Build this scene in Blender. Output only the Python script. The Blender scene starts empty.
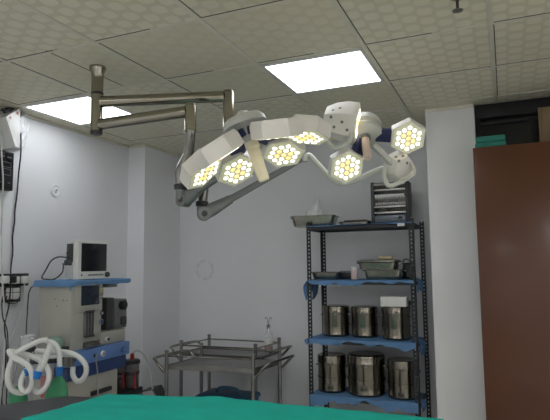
import bpy, bmesh, math, random
from mathutils import Vector, Matrix, noise
random.seed(7)
S = bpy.context.scene
C = S.collection
PI = math.pi
V = Vector
# ------------------------------------------------------------------ camera
YAW, PITCH, ROLL, FPX = -0.402905920, 0.100382374, -0.0118829305, 538.869387
EYE = V((0, 0, 1.5))
cf = V((math.sin(YAW)*math.cos(PITCH), math.cos(YAW)*math.cos(PITCH), math.sin(PITCH)))
cr = cf.cross(V((0, 0, 1))).normalized(); cu = cr.cross(cf)
c_, s_ = math.cos(ROLL), math.sin(ROLL)
cr, cu = c_*cr + s_*cu, -s_*cr + c_*cu
cam = bpy.data.objects.new('camera', bpy.data.cameras.new('camera'))
cam.data.sensor_width = 36; cam.data.lens = FPX/550*36
cam.matrix_world = Matrix(((cr.x, cu.x, -cf.x, 0), (cr.y, cu.y, -cf.y, 0), (cr.z, cu.z, -cf.z, EYE.z), (0, 0, 0, 1)))
cam.data.clip_start = 0.02
C.objects.link(cam); S.camera = cam
def ray(x, y): return cf*FPX + cr*(x-275) - cu*(y-210)
def atX(x, y, X): d = ray(x, y); return EYE + d*(X/d.x)
def atY(x, y, Y): d = ray(x, y); return EYE + d*(Y/d.y)
def atZ(x, y, Z): d = ray(x, y); return EYE + d*((Z-1.5)/d.z)
def atD(x, y, D): return EYE + ray(x, y)/FPX*D
def cdir(a, b, c): return (cr*a + cu*b - cf*c).normalized()     # right, up, towards the viewer

# ------------------------------------------------------------------ materials
def mat(name, col, rough=0.5, metal=0.0, var=0.06, scale=9.0, bump=0.0, bscale=60.0, spec=0.5, coat=0.0, emit=None, estr=0.0, trans=0.0, alpha=1.0):
    m = bpy.data.materials.new(name); m.use_nodes = True
    n = m.node_tree.nodes; l = m.node_tree.links; b = n['Principled BSDF']
    b.inputs['Roughness'].default_value = rough; b.inputs['Metallic'].default_value = metal
    b.inputs['Specular IOR Level'].default_value = spec; b.inputs['Coat Weight'].default_value = coat
    b.inputs['Coat Roughness'].default_value = 0.12
    b.inputs['Transmission Weight'].default_value = trans; b.inputs['Alpha'].default_value = alpha
    tc = n.new('ShaderNodeTexCoord')
    nz = n.new('ShaderNodeTexNoise'); nz.inputs['Scale'].default_value = scale; nz.inputs['Detail'].default_value = 5
    l.new(tc.outputs['Object'], nz.inputs['Vector'])
    rp = n.new('ShaderNodeValToRGB')
    rp.color_ramp.elements[0].position = 0.3; rp.color_ramp.elements[1].position = 0.7
    rp.color_ramp.elements[0].color = tuple(max(0, c*(1-var)) for c in col)+(1,)
    rp.color_ramp.elements[1].color = tuple(min(1, c*(1+var)) for c in col)+(1,)
    l.new(nz.outputs['Fac'], rp.inputs['Fac']); l.new(rp.outputs['Color'], b.inputs['Base Color'])
    if bump:
        n2 = n.new('ShaderNodeTexNoise'); n2.inputs['Scale'].default_value = bscale; n2.inputs['Detail'].default_value = 4
        l.new(tc.outputs['Object'], n2.inputs['Vector'])
        bp = n.new('ShaderNodeBump'); bp.inputs['Strength'].default_value = bump; bp.inputs['Distance'].default_value = 0.01
        l.new(n2.outputs['Fac'], bp.inputs['Height']); l.new(bp.outputs['Normal'], b.inputs['Normal'])
    if emit:
        b.inputs['Emission Color'].default_value = tuple(emit)+(1,); b.inputs['Emission Strength'].default_value = estr
    return m
M = {}
M['wall'] = mat('wall_paint', (.78, .79, .815), .38, var=.025, scale=2.2, bump=.05, bscale=35)
M['wall_warm'] = mat('wall_paint_warm', (.80, .80, .795), .45, var=.02, scale=2.0, bump=.04, bscale=35)
M['plaster'] = mat('plaster_patch', (.67, .68, .715), .5, var=.04, scale=30, bump=.1)
M['floor'] = mat('floor_vinyl', (.66, .64, .59), .35, var=.15, scale=5)
M['tbar'] = mat('ceiling_bar', (.72, .69, .58), .5, var=.05)
M['groove'] = mat('dark_gap', (.055, .05, .04), .8)
M['steel'] = mat('stainless_steel', (.30, .29, .27), .17, 1.0, var=.12, scale=14)
M['steel_dull'] = mat('dull_steel', (.27, .265, .255), .38, 1.0, var=.15, scale=10)
M['boom_steel'] = mat('nickel_tube', (.36, .335, .275), .15, 1.0, var=.06)
M['tray_steel'] = mat('tray_steel', (.29, .28, .245), .27, 1.0, var=.15, scale=18)
M['drum_steel'] = mat('drum_steel', (.185, .17, .14), .15, 1.0, var=.12, scale=16, bump=.03, bscale=18)
M['arm_grey'] = mat('grey_arm_paint', (.19, .20, .195), .3, .3, var=.06)
M['black'] = mat('black_plastic', (.018, .018, .02), .4)
M['black_gloss'] = mat('black_gloss', (.014, .015, .018), .12)
M['rack'] = mat('black_slotted_steel', (.026, .03, .034), .45, .2, var=.2)
M['rack_back'] = mat('rack_board', (.05, .055, .06), .55)
M['lamp_shell'] = mat('lamp_shell', (.82, .79, .72), .35, var=.03)
M['lamp_grey'] = mat('lamp_cover_grey', (.55, .56, .51), .4, var=.04)
M['lamp_pale'] = mat('lamp_pale_bar', (.62, .63, .56), .35, var=.04)
M['lamp_face'] = mat('lamp_face', (.66, .66, .50), .3, var=.03, emit=(.9, .88, .55), estr=.16)
M['navy'] = mat('navy_joint', (.02, .028, .10), .4, var=.15)
M['handle_cream'] = mat('sterile_handle_cover', (.92, .85, .62), .4, var=.04)
M['led_white'] = mat('led_white', (.9, .88, .8), .3, emit=(1.0, .93, .76), estr=2.3)
M['led_warm'] = mat('led_warm', (.9, .7, .3), .3, emit=(1.0, .66, .20), estr=1.3)
M['panel_light'] = mat('light_diffuser', (.95, .95, .97), .4, emit=(.93, .96, 1.0), estr=3.6)
M['panel_added'] = mat('light_diffuser_added', (.95, .95, .97), .4, emit=(.95, .96, 1.0), estr=11.0)  # stronger glow, only for the added ceiling lights outside the view
M['frame_white'] = mat('light_frame', (.66, .65, .61), .4)
M['brown'] = mat('brown_laminate', (.092, .029, .0095), .30, var=.16, scale=1.6, coat=.15)
M['brown_edge'] = mat('dark_edge', (.03, .014, .01), .5)
M['tan'] = mat('tan_board', (.20, .14, .075), .6, var=.1)
M['dark_niche'] = mat('dark_paint', (.006, .0065, .008), .6)
M['dark_glass'] = mat('dark_glass', (.006, .007, .010), .12, var=.1)
M['green_cloth'] = mat('green_cloth', (.02, .47, .375), .85, var=.07, scale=6, bump=.15, bscale=260, spec=.15)
M['green_dark'] = mat('green_drape', (.03, .20, .155), .8, var=.08, bump=.1)
M['mattress'] = mat('grey_mattress', (.055, .055, .062), .55, var=.1, bump=.08, bscale=120)
M['blue_cloth'] = mat('blue_cloth', (.125, .245, .44), .8, var=.12, scale=9, bump=.15, bscale=240, spec=.15)
M['blue_band'] = mat('blue_panel', (.13, .24, .52), .35, var=.04)
M['blue_deep'] = mat('deep_blue_panel', (.03, .06, .17), .4, var=.1)
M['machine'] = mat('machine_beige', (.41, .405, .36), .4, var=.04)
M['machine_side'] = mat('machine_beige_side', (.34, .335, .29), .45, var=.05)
M['white_plastic'] = mat('white_plastic', (.72, .72, .70), .35, var=.03)
M['monitor_white'] = mat('monitor_white', (.76, .76, .73), .35, var=.03)
M['screen'] = mat('screen_dark', (.012, .014, .018), .25)
M['screen_blue'] = mat('screen_slate', (.02, .028, .045), .2, var=.3, scale=40)
M['grey_mid'] = mat('grey_plastic', (.17, .17, .17), .4)
M['grey_light'] = mat('light_grey_plastic', (.34, .34, .34), .4)
M['grey_dark'] = mat('dark_grey_plastic', (.05, .05, .054), .4)
M['hose'] = mat('white_hose', (.78, .78, .75), .4, var=.04)
M['blue_plastic'] = mat('bright_blue_plastic', (.02, .20, .62), .35)
M['green_bag'] = mat('green_rubber', (.04, .26, .12), .5, var=.12)
M['green_clear'] = mat('pale_green_plastic', (.26, .40, .33), .3, alpha=.75)
M['pink'] = mat('pink_plastic', (.55, .22, .22), .5)
M['red'] = mat('red_plastic', (.36, .02, .02), .4)
M['red_mark'] = mat('red_mark', (.65, .10, .12), .5)
M['yellow'] = mat('yellow_button', (.55, .50, .08), .4)
M['cable'] = mat('black_cable', (.02, .02, .022), .5)
M['cable_white'] = mat('white_cable', (.62, .62, .62), .5)
M['crate_blue'] = mat('dark_blue_crate', (.02, .075, .14), .45, var=.15)
M['paper'] = mat('white_card', (.74, .74, .72), .7, var=.03)
M['cream'] = mat('cream_plastic', (.62, .52, .30), .45)
M['cup'] = mat('pale_pink_cup', (.66, .54, .53), .4)
M['amber'] = mat('amber_liquid', (.30, .07, .02), .2)
M['wrap'] = mat('clear_wrap', (.88, .89, .9), .22, alpha=.85, var=.1, scale=40, bump=.5, bscale=30)
M['clear'] = mat('clear_plastic', (.85, .87, .87), .12, alpha=.3)
M['tube_clear'] = mat('milky_tube', (.55, .56, .55), .3, alpha=.8)
M['heater_grey'] = mat('heater_grey', (.16, .18, .21), .35, .3)
M['heater_bar'] = mat('heater_bar_silver', (.58, .57, .54), .3, .6)
M['heater_rod'] = mat('quartz_rod', (.75, .75, .72), .3)
M['jar'] = mat('smoky_jar', (.11, .10, .10), .15, alpha=.7)

def ceiling_mat():
    m = bpy.data.materials.new('ceiling_tile'); m.use_nodes = True
    n = m.node_tree.nodes; l = m.node_tree.links; b = n['Principled BSDF']
    b.inputs['Roughness'].default_value = .6
    g = n.new('ShaderNodeNewGeometry'); sp = n.new('ShaderNodeSeparateXYZ'); l.new(g.outputs['Position'], sp.inputs[0])
    def mt(op, a, bb=None, c=None):
        q = n.new('ShaderNodeMath'); q.operation = op
        for i, v in enumerate((a, bb, c)):
            if v is None: continue
            if isinstance(v, (int, float)): q.inputs[i].default_value = v
            else: l.new(v, q.inputs[i])
        return q.outputs[0]
    x = mt('ADD', sp.outputs['X'], 2.413+6); y = mt('ADD', sp.outputs['Y'], -1.411+6)
    xs = mt('DIVIDE', x, .075); ys = mt('DIVIDE', y, .10)
    col = mt('FLOOR', xs); odd = mt('MODULO', col, 2.0)
    ys2 = mt('ADD', ys, mt('MULTIPLY', odd, .5))
    fx = mt('SUBTRACT', mt('FRACT', xs), .5); fy = mt('SUBTRACT', mt('FRACT', ys2), .5)
    # rounded hexagon-ish ovals
    d = mt('ADD', mt('POWER', mt('ABSOLUTE', mt('MULTIPLY', fx, 2.15)), 3.0), mt('POWER', mt('ABSOLUTE', mt('MULTIPLY', fy, 2.75)), 3.0))
    mr = n.new('ShaderNodeMapRange'); mr.interpolation_type = 'SMOOTHSTEP'
    l.new(d, mr.inputs['Value']); mr.inputs['From Min'].default_value = 1.0; mr.inputs['From Max'].default_value = .7
    tx = mt('FLOOR', mt('DIVIDE', x, .6)); ty = mt('FLOOR', mt('DIVIDE', y, .6))
    cb = n.new('ShaderNodeCombineXYZ'); l.new(tx, cb.inputs[0]); l.new(ty, cb.inputs[1]); cb.inputs[2].default_value = 3.7
    wn = n.new('ShaderNodeTexWhiteNoise'); l.new(cb.outputs[0], wn.inputs['Vector'])
    st = mt('MULTIPLY', mr.outputs[0], mt('ADD', mt('MULTIPLY', wn.outputs['Value'], .7), .25))
    mx = n.new('ShaderNodeMix'); mx.data_type = 'RGBA'
    mx.inputs['A'].default_value = (.735, .69, .53, 1); mx.inputs['B'].default_value = (.86, .82, .66, 1)
    l.new(st, mx.inputs['Factor'])
    nz = n.new('ShaderNodeTexNoise'); nz.inputs['Scale'].default_value = 1.3; nz.inputs['Detail'].default_value = 5
    l.new(g.outputs['Position'], nz.inputs['Vector'])
    m2 = n.new('ShaderNodeMix'); m2.data_type = 'RGBA'; m2.blend_type = 'MULTIPLY'; m2.inputs['Factor'].default_value = .15
    l.new(mx.outputs['Result'], m2.inputs['A']); l.new(nz.outputs['Fac'], m2.inputs['B'])
    l.new(m2.outputs['Result'], b.inputs['Base Color'])
    bp = n.new('ShaderNodeBump'); bp.inputs['Strength'].default_value = .35; bp.inputs['Distance'].default_value = .004
    l.new(st, bp.inputs['Height']); l.new(bp.outputs['Normal'], b.inputs['Normal'])
    return m
M['ceiling'] = ceiling_mat()

# ------------------------------------------------------------------ mesh helpers (all build in world space)
class B:
    def __init__(s): s.bm = bmesh.new(); s.mats = []; s.mi = 0
    def use(s, m):
        if m not in s.mats: s.mats.append(m)
        s.mi = s.mats.index(m); return s
    def _fin(s, faces):
        for f in faces: f.material_index = s.mi
    def box(s, lo, hi, bev=0.0, mtx=None, seg=2):
        lo, hi = V(lo), V(hi); t = bmesh.new()
        bmesh.ops.create_cube(t, size=1)
        for v in t.verts: v.co = V(((lo.x+hi.x)/2+v.co.x*(hi.x-lo.x), (lo.y+hi.y)/2+v.co.y*(hi.y-lo.y), (lo.z+hi.z)/2+v.co.z*(hi.z-lo.z)))
        if bev: bmesh.ops.bevel(t, geom=t.edges[:], offset=bev, segments=seg, affect='EDGES', profile=.5)
        return s.add(t, mtx)
    def add(s, t, mtx=None):
        if mtx is not None: bmesh.ops.transform(t, matrix=mtx, verts=t.verts[:])
        bmesh.ops.recalc_face_normals(t, faces=t.faces[:])
        mp = {}
        for v in t.verts: mp[v] = s.bm.verts.new(v.co)
        for f in t.faces:
            try: q = s.bm.faces.new([mp[v] for v in f.verts]); q.material_index = s.mi
            except ValueError: pass
        t.free(); return s
    def bar(s, a, b, w, h, up=V((0, 0, 1)), bev=0.0):         # box along a-b
        a, b = V(a), V(b); z = (b-a); L = z.length; z.normalize()
        x = up.cross(z)
        if x.length < 1e-4: x = V((1, 0, 0)).cross(z)
        x.normalize(); y = z.cross(x)
        m = Matrix(((x.x, y.x, z.x, a.x), (x.y, y.y, z.y, a.y), (x.z, y.z, z.z, a.z), (0, 0, 0, 1)))
        return s.box((-w/2, -h/2, 0), (w/2, h/2, L), bev, m)
    def lathe(s, prof, base=(0, 0, 0), axis=(0, 0, 1), n=28, sx=1, sy=1, ref=None):   # prof [(r,z)]
        z = V(axis).normalized(); x = (V(ref) if ref is not None else (V((1, 0, 0)) if abs(z.x) < .9 else V((0, 1, 0))))
        x = (x - z*x.dot(z)).normalized(); y = z.cross(x); o = V(base); t = bmesh.new(); rings = []
        for r, h in prof:
            if r < 1e-6: rings.append([t.verts.new(o+z*h)])
            else: rings.append([t.verts.new(o+z*h+(x*math.cos(2*PI*i/n)*sx+y*math.sin(2*PI*i/n)*sy)*r) for i in range(n)])
        for a, b in zip(rings, rings[1:]):
            for i in range(n):
                j = (i+1) % n
                if len(a) == 1 and len(b) == 1: continue
                if len(a) == 1: t.faces.new((a[0], b[i], b[j]))
                elif len(b) == 1: t.faces.new((a[i], a[j], b[0]))
                else: t.faces.new((a[i], a[j], b[j], b[i]))
        if len(rings[0]) > 1: t.faces.new(list(reversed(rings[0])))
        if len(rings[-1]) > 1: t.faces.new(rings[-1])
        return s.add(t)
    def cyl(s, a, b, r, n=24, r2=None):
        a, b = V(a), V(b); r2 = r if r2 is None else r2; L = (b-a).length; e = min(.003, r*.2, L*.2)
        return s.lathe([(r-e, 0), (r, e), (r2, L-e), (r2-e, L)], a, b-a, n)
    def tube(s, pts, r, n=10, step=.02, smooth=True, ribs=None, closed=False):
        P = [V(p) for p in pts]
        if smooth and len(P) > 2:
            Q = []; m = len(P)
            rng = m if closed else m-1
            for i in range(rng):
                if closed: p0, p1, p2, p3 = P[(i-1) % m], P[i], P[(i+1) % m], P[(i+2) % m]
                else: p0, p1, p2, p3 = P[max(i-1, 0)], P[i], P[i+1], P[min(i+2, m-1)]
                k = max(2, int((p2-p1).length/step))
                for j in range(k):
                    t = j/k
                    Q.append(.5*((2*p1)+(p2-p0)*t+(2*p0-5*p1+4*p2-p3)*t*t+(3*p1-p0-3*p2+p3)*t**3))
            if not closed: Q.append(P[-1])
            P = Q
        elif ribs:
            Q = []
            for a, b in zip(P, P[1:]):
                k = max(1, int((b-a).length/step))
                Q += [a.lerp(b, j/k) for j in range(k)]
            P = Q+[P[-1]]
        t = bmesh.new(); rings = []; m = len(P); prev = None
        for i, p in enumerate(P):
            if closed: d = P[(i+1) % m]-P[i-1]
            else: d = P[min(i+1, m-1)]-P[max(i-1, 0)]
            d.normalize()
            if prev is None: x = d.orthogonal().normalized()
            else:
                x = prev-d*prev.dot(d)
                x = x.normalized() if x.length > 1e-6 else d.orthogonal().normalized()
            prev = x; y = d.cross(x)
            rr = r[min(i*len(r)//m, len(r)-1)] if isinstance(r, (list, tuple)) else r
            if ribs: rr *= (1.0 if i % 2 else 1-ribs)
            rings.append([t.verts.new(p+(x*math.cos(2*PI*k/n)+y*math.sin(2*PI*k/n))*rr) for k in range(n)])
        prs = list(zip(rings, rings[1:]))+([(rings[-1], rings[0])] if closed else [])
        for a, b in prs:
            for k in range(n):
                q = (k+1) % n; t.faces.new((a[k], a[q], b[q], b[k]))
        if not closed: t.faces.new(list(reversed(rings[0]))); t.faces.new(rings[-1])
        return s.add(t)
    def prism(s, poly, depth, mtx, bev=0.0):                   # poly in local xy, from z=0 to z=-depth
        t = bmesh.new(); vs = [t.verts.new((x, y, 0)) for x, y in poly]; f = t.faces.new(vs)
        r = bmesh.ops.extrude_face_region(t, geom=[f])
        for v in r['geom']:
            if isinstance(v, bmesh.types.BMVert): v.co.z -= depth
        if bev: bmesh.ops.bevel(t, geom=t.edges[:], offset=bev, segments=2, affect='EDGES', profile=.5)
        return s.add(t, mtx)
    def loft(s, loops, mtx=None):
        t = bmesh.new(); R = [[t.verts.new(p) for p in lp] for lp in loops]; n = len(R[0])
        for a, b in zip(R, R[1:]):
            for k in range(n): q = (k+1) % n; t.faces.new((a[k], a[q], b[q], b[k]))
        t.faces.new(list(reversed(R[0]))); t.faces.new(R[-1]); return s.add(t, mtx)
    def sheet(s, fn, nu, nv, thick=.004):
        t = bmesh.new(); G = [[t.verts.new(fn(i/nu, j/nv)) for j in range(nv+1)] for i in range(nu+1)]
        for i in range(nu):
            for j in range(nv): t.faces.new((G[i][j], G[i+1][j], G[i+1][j+1], G[i][j+1]))
        bmesh.ops.recalc_face_normals(t, faces=t.faces[:])
        bmesh.ops.solidify(t, geom=t.faces[:], thickness=thick)
        return s.add(t)
ROOT = {}
def frame(o, x, y, z):
    return Matrix(((x.x, y.x, z.x, o.x), (x.y, y.y, z.y, o.y), (x.z, y.z, z.z, o.z), (0, 0, 0, 1)))
def obj(name, b, m=None, parent=None, smooth=35, base=None, label=None):
    me = bpy.data.meshes.new(name)
    if m is not None: b.mats = [m]
    rt = ROOT.get(parent) if parent else None
    if rt is None and base is not None: rt = Matrix.Translation(V(base))
    if rt is not None: bmesh.ops.transform(b.bm, matrix=rt.inverted(), verts=b.bm.verts[:])
    b.bm.to_mesh(me); b.bm.free()
    for q in b.mats: me.materials.append(q)
    me.polygons.foreach_set('use_smooth', [True]*len(me.polygons))
    me.set_sharp_from_angle(angle=math.radians(smooth))
    o = bpy.data.objects.new(name, me); C.objects.link(o)
    if parent: o.parent = parent; ROOT[o] = rt
    elif rt is not None: o.matrix_world = rt
    if label: o['label'] = label
    return o
def tag(o, label, cat, group=None, kind=None):
    if label: o['label'] = label
    if cat: o['category'] = cat
    if group: o['group'] = group
    if kind: o['kind'] = kind
    return o
def thing(name, label, cat, loc=(0, 0, 0), group=None):
    o = bpy.data.objects.new(name, None); o.empty_display_size = .1; C.objects.link(o); o.location = loc
    ROOT[o] = Matrix.Translation(V(loc)); return tag(o, label, cat, group)
def struct(name, b, m=None): o = obj(name, b, m); o['kind'] = 'structure'; return o

# ------------------------------------------------------------------ room shell
H = 2.601
XL, XR, YB, YF = -3.15, 2.6, 4.55, -2.7
YP = 3.94                                    # front plane of the piers
struct('floor', B().box((XL-.1, YF-.1, -.1), (XR+.1, YB+.1, 0)), M['floor'])
struct('ceiling', B().box((XL-.1, YF-.1, H), (XR+.1, YB+.1, H+.1)), M['ceiling'])
struct('wall_left', B().box((XL-.12, YF-.1, 0), (XL, YB+.12, H)), M['wall'])
struct('wall_right', B().box((XR, YF-.1, 0), (XR+.12, YB+.12, H)), M['wall_warm'])
struct('wall_front', B().box((XL, YF-.12, 0), (XR, YF, H)), M['wall_warm'])
struct('wall_back', B().box((XL, YB, 0), (XR, YB+.12, H)), M['wall'])
struct('wall_corner_pier', B().box((XL, YP+.03, 0), (-2.968, YB, H)), M['wall'])
struct('wall_right_pier', B().box((-.487, YP, 0), (-.155, YB, H)), M['wall_warm'])
# dark glazed opening right of the pier
WY = YP+.05
struct('wall_right_infill', B().box((-.155, WY+.06, 0), (XR, WY+.14, H)), M['dark_niche'])
win = thing('window_1', None, None, (.6, WY, 2.1)); win['kind'] = 'structure'
w = B()
w.box((-.153, WY-.02, 2.50), (XR-.02, WY+.06, H-.003), .004)
w.box((-.153, WY-.01, 1.2), (-.12, WY+.05, 2.5), .003)
w.box((-.12, WY, 2.455), (XR-.02, WY+.05, 2.475), .003)
w.box((.215, WY-.005, 1.2), (.245, WY+.05, 2.455), .003)
w.box((-.12, WY-.01, 1.17), (XR-.02, WY+.05, 1.2), .003)
obj('window_frame', w, M['dark_niche'], win)
obj('pane', B().box((-.12, WY+.02, 1.2), (XR-.02, WY+.028, 2.5)), M['dark_glass'], win)
# ceiling bars
GX, GY = -2.413, 1.411
w = B()
for i in range(-1, 9):
    x = GX+.6*i; w.box((x-.012, YF, H-.005), (x+.012, YB, H+.002), .001)
for j in range(-7, 6):
    y = GY+.6*j
    if y < YB and y > YF: w.box((XL, y-.008, H-.004), (XR, y+.008, H+.002), .001)
struct('trim_1', w, M['tbar'])
w = B()
for j in range(-4, 5):                       # tiles that hang a little short leave a dark gap by the bar
    y = GY+.6*j
    for i in range(-1, 6):
        if random.random() < .72:
            a = GX+.6*i+.014; e = random.choice((.0, .0, .25)); w.box((a, y-.0135, H-.0012), (a+.572-e, y-.008, H+.002))
for i in range(-1, 6):
    for j in range(-4, 6):
        if random.random() < .55:
            y = GY+.6*j; w.box((GX+.6*i+.012, y+.01, H-.0012), (GX+.6*i+.0165, min(y+.59, YB), H+.002))
w.box((-2.113, 1.99, H-.0012), (-2.108, 2.59, H+.002))
struct('trim_2', w, M['groove'])
w = B()
for a, b in (((XL, YF, H-.022), (XL+.018, YP+.03, H)), ((-2.968, YB-.018, H-.022), (-.487, YB, H)), ((-.487, YP-.016, H-.022), (-.155, YP, H)),
             ((XL+.018, YP+.014, H-.022), (-2.968, YP+.03, H)), ((-2.968, YP+.03, H-.022), (-2.952, YB-.018, H))): w.box(a, b, .002)
struct('trim_3', w, M['tbar'])
w = B(); c = atY(205, 270, YB)
for k in range(26):
    a = 2*PI*k/26
    if k in (5, 6, 13, 17, 18): continue
    q = c+V((math.cos(a)*.088, 0, math.sin(a)*.088)); w.lathe([(0, 0), (.008+.004*(k % 3), .0015), (0, .003)], q, (0, -1, 0), 8)
struct('trim_4', w, M['plaster'])
# ------------------------------------------------------------------ ceiling lights
def light(x0, y0, label, group=None, m='panel_light'):
    t = thing('ceiling_light', label, 'ceiling light', (x0+.3, y0+.3, H), group)
    a, bq = .018, .03
    w = B()
    w.box((x0+.014, y0+.014, H-.007), (x0+.586, y0+.014+bq-.014+.016, H-.0005), .001); w.box((x0+.014, y0+.554, H-.007), (x0+.586, y0+.586, H-.0005), .001)
    w.box((x0+.014, y0+.046, H-.007), (x0+.03, y0+.554, H-.0005), .001); w.box((x0+.57, y0+.046, H-.007), (x0+.586, y0+.554, H-.0005), .001)
    obj('light_frame', w, M['frame_white'], t)
    obj('diffuser', B().box((x0+.0305, y0+.0465, H-.005), (x0+.5695, y0+.5535, H-.0005)), M[m], t)
light(GX-.6, GY+1.2, 'square white ceiling light at the left, partly hidden behind the lamp mount post')
light(GX+1.2, GY+1.2, 'square white ceiling light in the middle of the ceiling above the surgical lamps')
for x0, y0 in ((GX+.0, GY-1.8), (GX+2.4, GY-1.8), (GX+4.2, GY-1.2), (GX+.6, GY-3.6), (GX+2.4, GY-3.6), (GX+4.2, GY-3.0), (GX+4.2, GY+.6)):  # unseen lights added behind and beside the camera to brighten the room
    light(x0, y0, 'added square ceiling light out of view, there to brighten the room', 'added ceiling lights out of view', 'panel_added')
# sprinkler
p = atZ(457, -3, H)
t = thing('ceiling_sprinkler', 'small dark metal fire sprinkler hanging from the ceiling at the top edge', 'sprinkler', (p.x, p.y, H))
obj('escutcheon', B().lathe([(.028, 0), (.028, .004), (.012, .014)], (p.x, p.y, H-.0005), (0, 0, -1), 20), M['steel_dull'], t)
w = B().cyl((p.x, p.y, H-.012), (p.x, p.y, H-.052), .006, 12)
obj('stem', w, M['grey_dark'], t)
w = B().lathe([(0, 0), (.022, .001), (.022, .004), (.006, .009), (0, .01)], (p.x, p.y, H-.062), (0, 0, 1), 16)
obj('deflector', w, M['steel_dull'], t)

# ------------------------------------------------------------------ surgical light mount
bp = atD(97, 102, 2.97)
t = thing('surgical_light_mount', 'nickel ceiling post with two swing arms and grey spring arms carrying the surgical lamps', 'lamp mount', (bp.x, bp.y, H))
X, Y = bp.x, bp.y
obj('ceiling_flange', B().lathe([(.045, 0), (.045, .012), (.036, .03), (.032, .07)], (X, Y, H-.0005), (0, 0, -1), 28), M['boom_steel'], t)
w = B().cyl((X, Y, H-.06), (X, Y, 2.235), .032, 28)
obj('post', w, M['boom_steel'], t)
w = B().lathe([(.029, 0), (.033, .004), (.033, .018), (.026, .022)], (X, Y, 2.218), (0, 0, 1), 28)
obj('post_collar', w, M['grey_dark'], t)
w = B().lathe([(.031, 0), (.034, .003), (.034, .012), (.031, .015)], (X, Y, 2.44), (0, 0, 1), 28)
obj('post_collar', w, M['grey_dark'], t)
d1 = atD(228.5, 99, 2.9); d2 = atD(190.5, 117, 2.78)
z1 = 2.402; z2 = 2.272
a1 = V((X, Y, z1)); e1 = V((d1.x, d1.y, z1)); a2 = V((X, Y, z2)); e2 = V((d2.x, d2.y, z2+.02))
for a, e in ((a1, e1), (a2, e2)):
    dr = (e-a).normalized()
    obj('swing_arm', B().cyl(a+dr*.022, e-dr*.02, .0305, 24), M['boom_steel'], t)
def drop(top, kn0, kn1, end, ztop, zend):
    w = B().cyl((top.x, top.y, ztop), (top.x, top.y, zend), .0305, 24); w.cyl((top.x, top.y, ztop), (top.x, top.y, ztop+.008), .027, 24)
    w.lathe([(.0305, 0), (.0325, .002), (.0325, .006), (.0305, .008)], (top.x, top.y, zend), (0, 0, 1), 24)
    s = obj('drop_sleeve', w, M['boom_steel'], t)
    obj('drop_tube', B().tube([(top.x, top.y, zend+.05), V((top.x, top.y, zend-.01)), kn0, kn0.lerp(kn1, .5), kn1, kn1.lerp(end, .5), end], .0265, 20, .012), M['steel'], t)
    return s
k0 = atD(188.5, 153, 2.79); k1 = atD(180, 172, 2.80); n1 = atD(180.5, 187, 2.80)
zs1 = atD(190, 105, 2.78).z
drop(e2, k0, k1, n1, zs1, atD(190, 132, 2.78).z)
m0 = atD(226, 150, 2.90); m1 = atD(205, 178, 2.88); n2 = atD(202, 204, 2.87)
drop(e1, m0, m1, n2, atD(228, 92, 2.9).z, atD(227, 129, 2.9).z)
for q in (n1, n2):
    obj('joint_ring', B().lathe([(.026, -.014), (.034, -.011), (.034, .011), (.028, .015)], q, (0, 0, 1), 24), M['black'], t)
def spring(ring, elbow, mid, end, n1w=.062, n2w=.045):
    w = B(); sd = (end-elbow).normalized()
    side = sd.cross(V((0, 0, 1))).normalized(); up = side.cross(sd)
    w.cyl(ring+V((0, 0, -.012)), V((ring.x, ring.y, elbow.z)), .027, 20)
    w.cyl(elbow-side*.03, elbow+side*.03, .036, 24)
    L1 = (mid-elbow).length
    loops = []
    for s_, hw, hh in ((-.01, .026, .034), (.05, .028, .036), (L1*.6, .026, .031), (L1, .022, .024)):
        c = elbow+sd*s_; loops.append([c+side*hw*math.copysign(abs(math.cos(a))**.6, math.cos(a))+up*hh*math.copysign(abs(math.sin(a))**.6, math.sin(a)) for a in [2*PI*k/16 for k in range(16)]])
    w.loft(loops)
    obj('spring_arm_housing', w, M['arm_grey'], t)
    w = B(); loops = []
    for s_, hw, hh in ((L1-.02, .019, .020), ((end-elbow).length-.06, .016, .016), ((end-elbow).length, .014, .014)):
        c = elbow+sd*s_; loops.append([c+side*hw*math.copysign(abs(math.cos(a))**.6, math.cos(a))+up*hh*math.copysign(abs(math.sin(a))**.6, math.sin(a)) for a in [2*PI*k/16 for k in range(16)]])
    w.loft(loops)
    o = obj('spring_arm', w, M['arm_grey'], t)
    obj('pivot_cap', B().cyl(elbow-side*.034, elbow+side*.034, .016, 20), M['grey_dark'], t)
    return end
s1_end = spring(n1, atD(184, 200, 2.80), atD(198, 190, 2.76), atD(249, 156, 2.62))
s2_end = spring(n2, atD(204, 214, 2.86), atD(231, 199.5, 2.9), atD(304, 158, 3.02))

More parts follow.
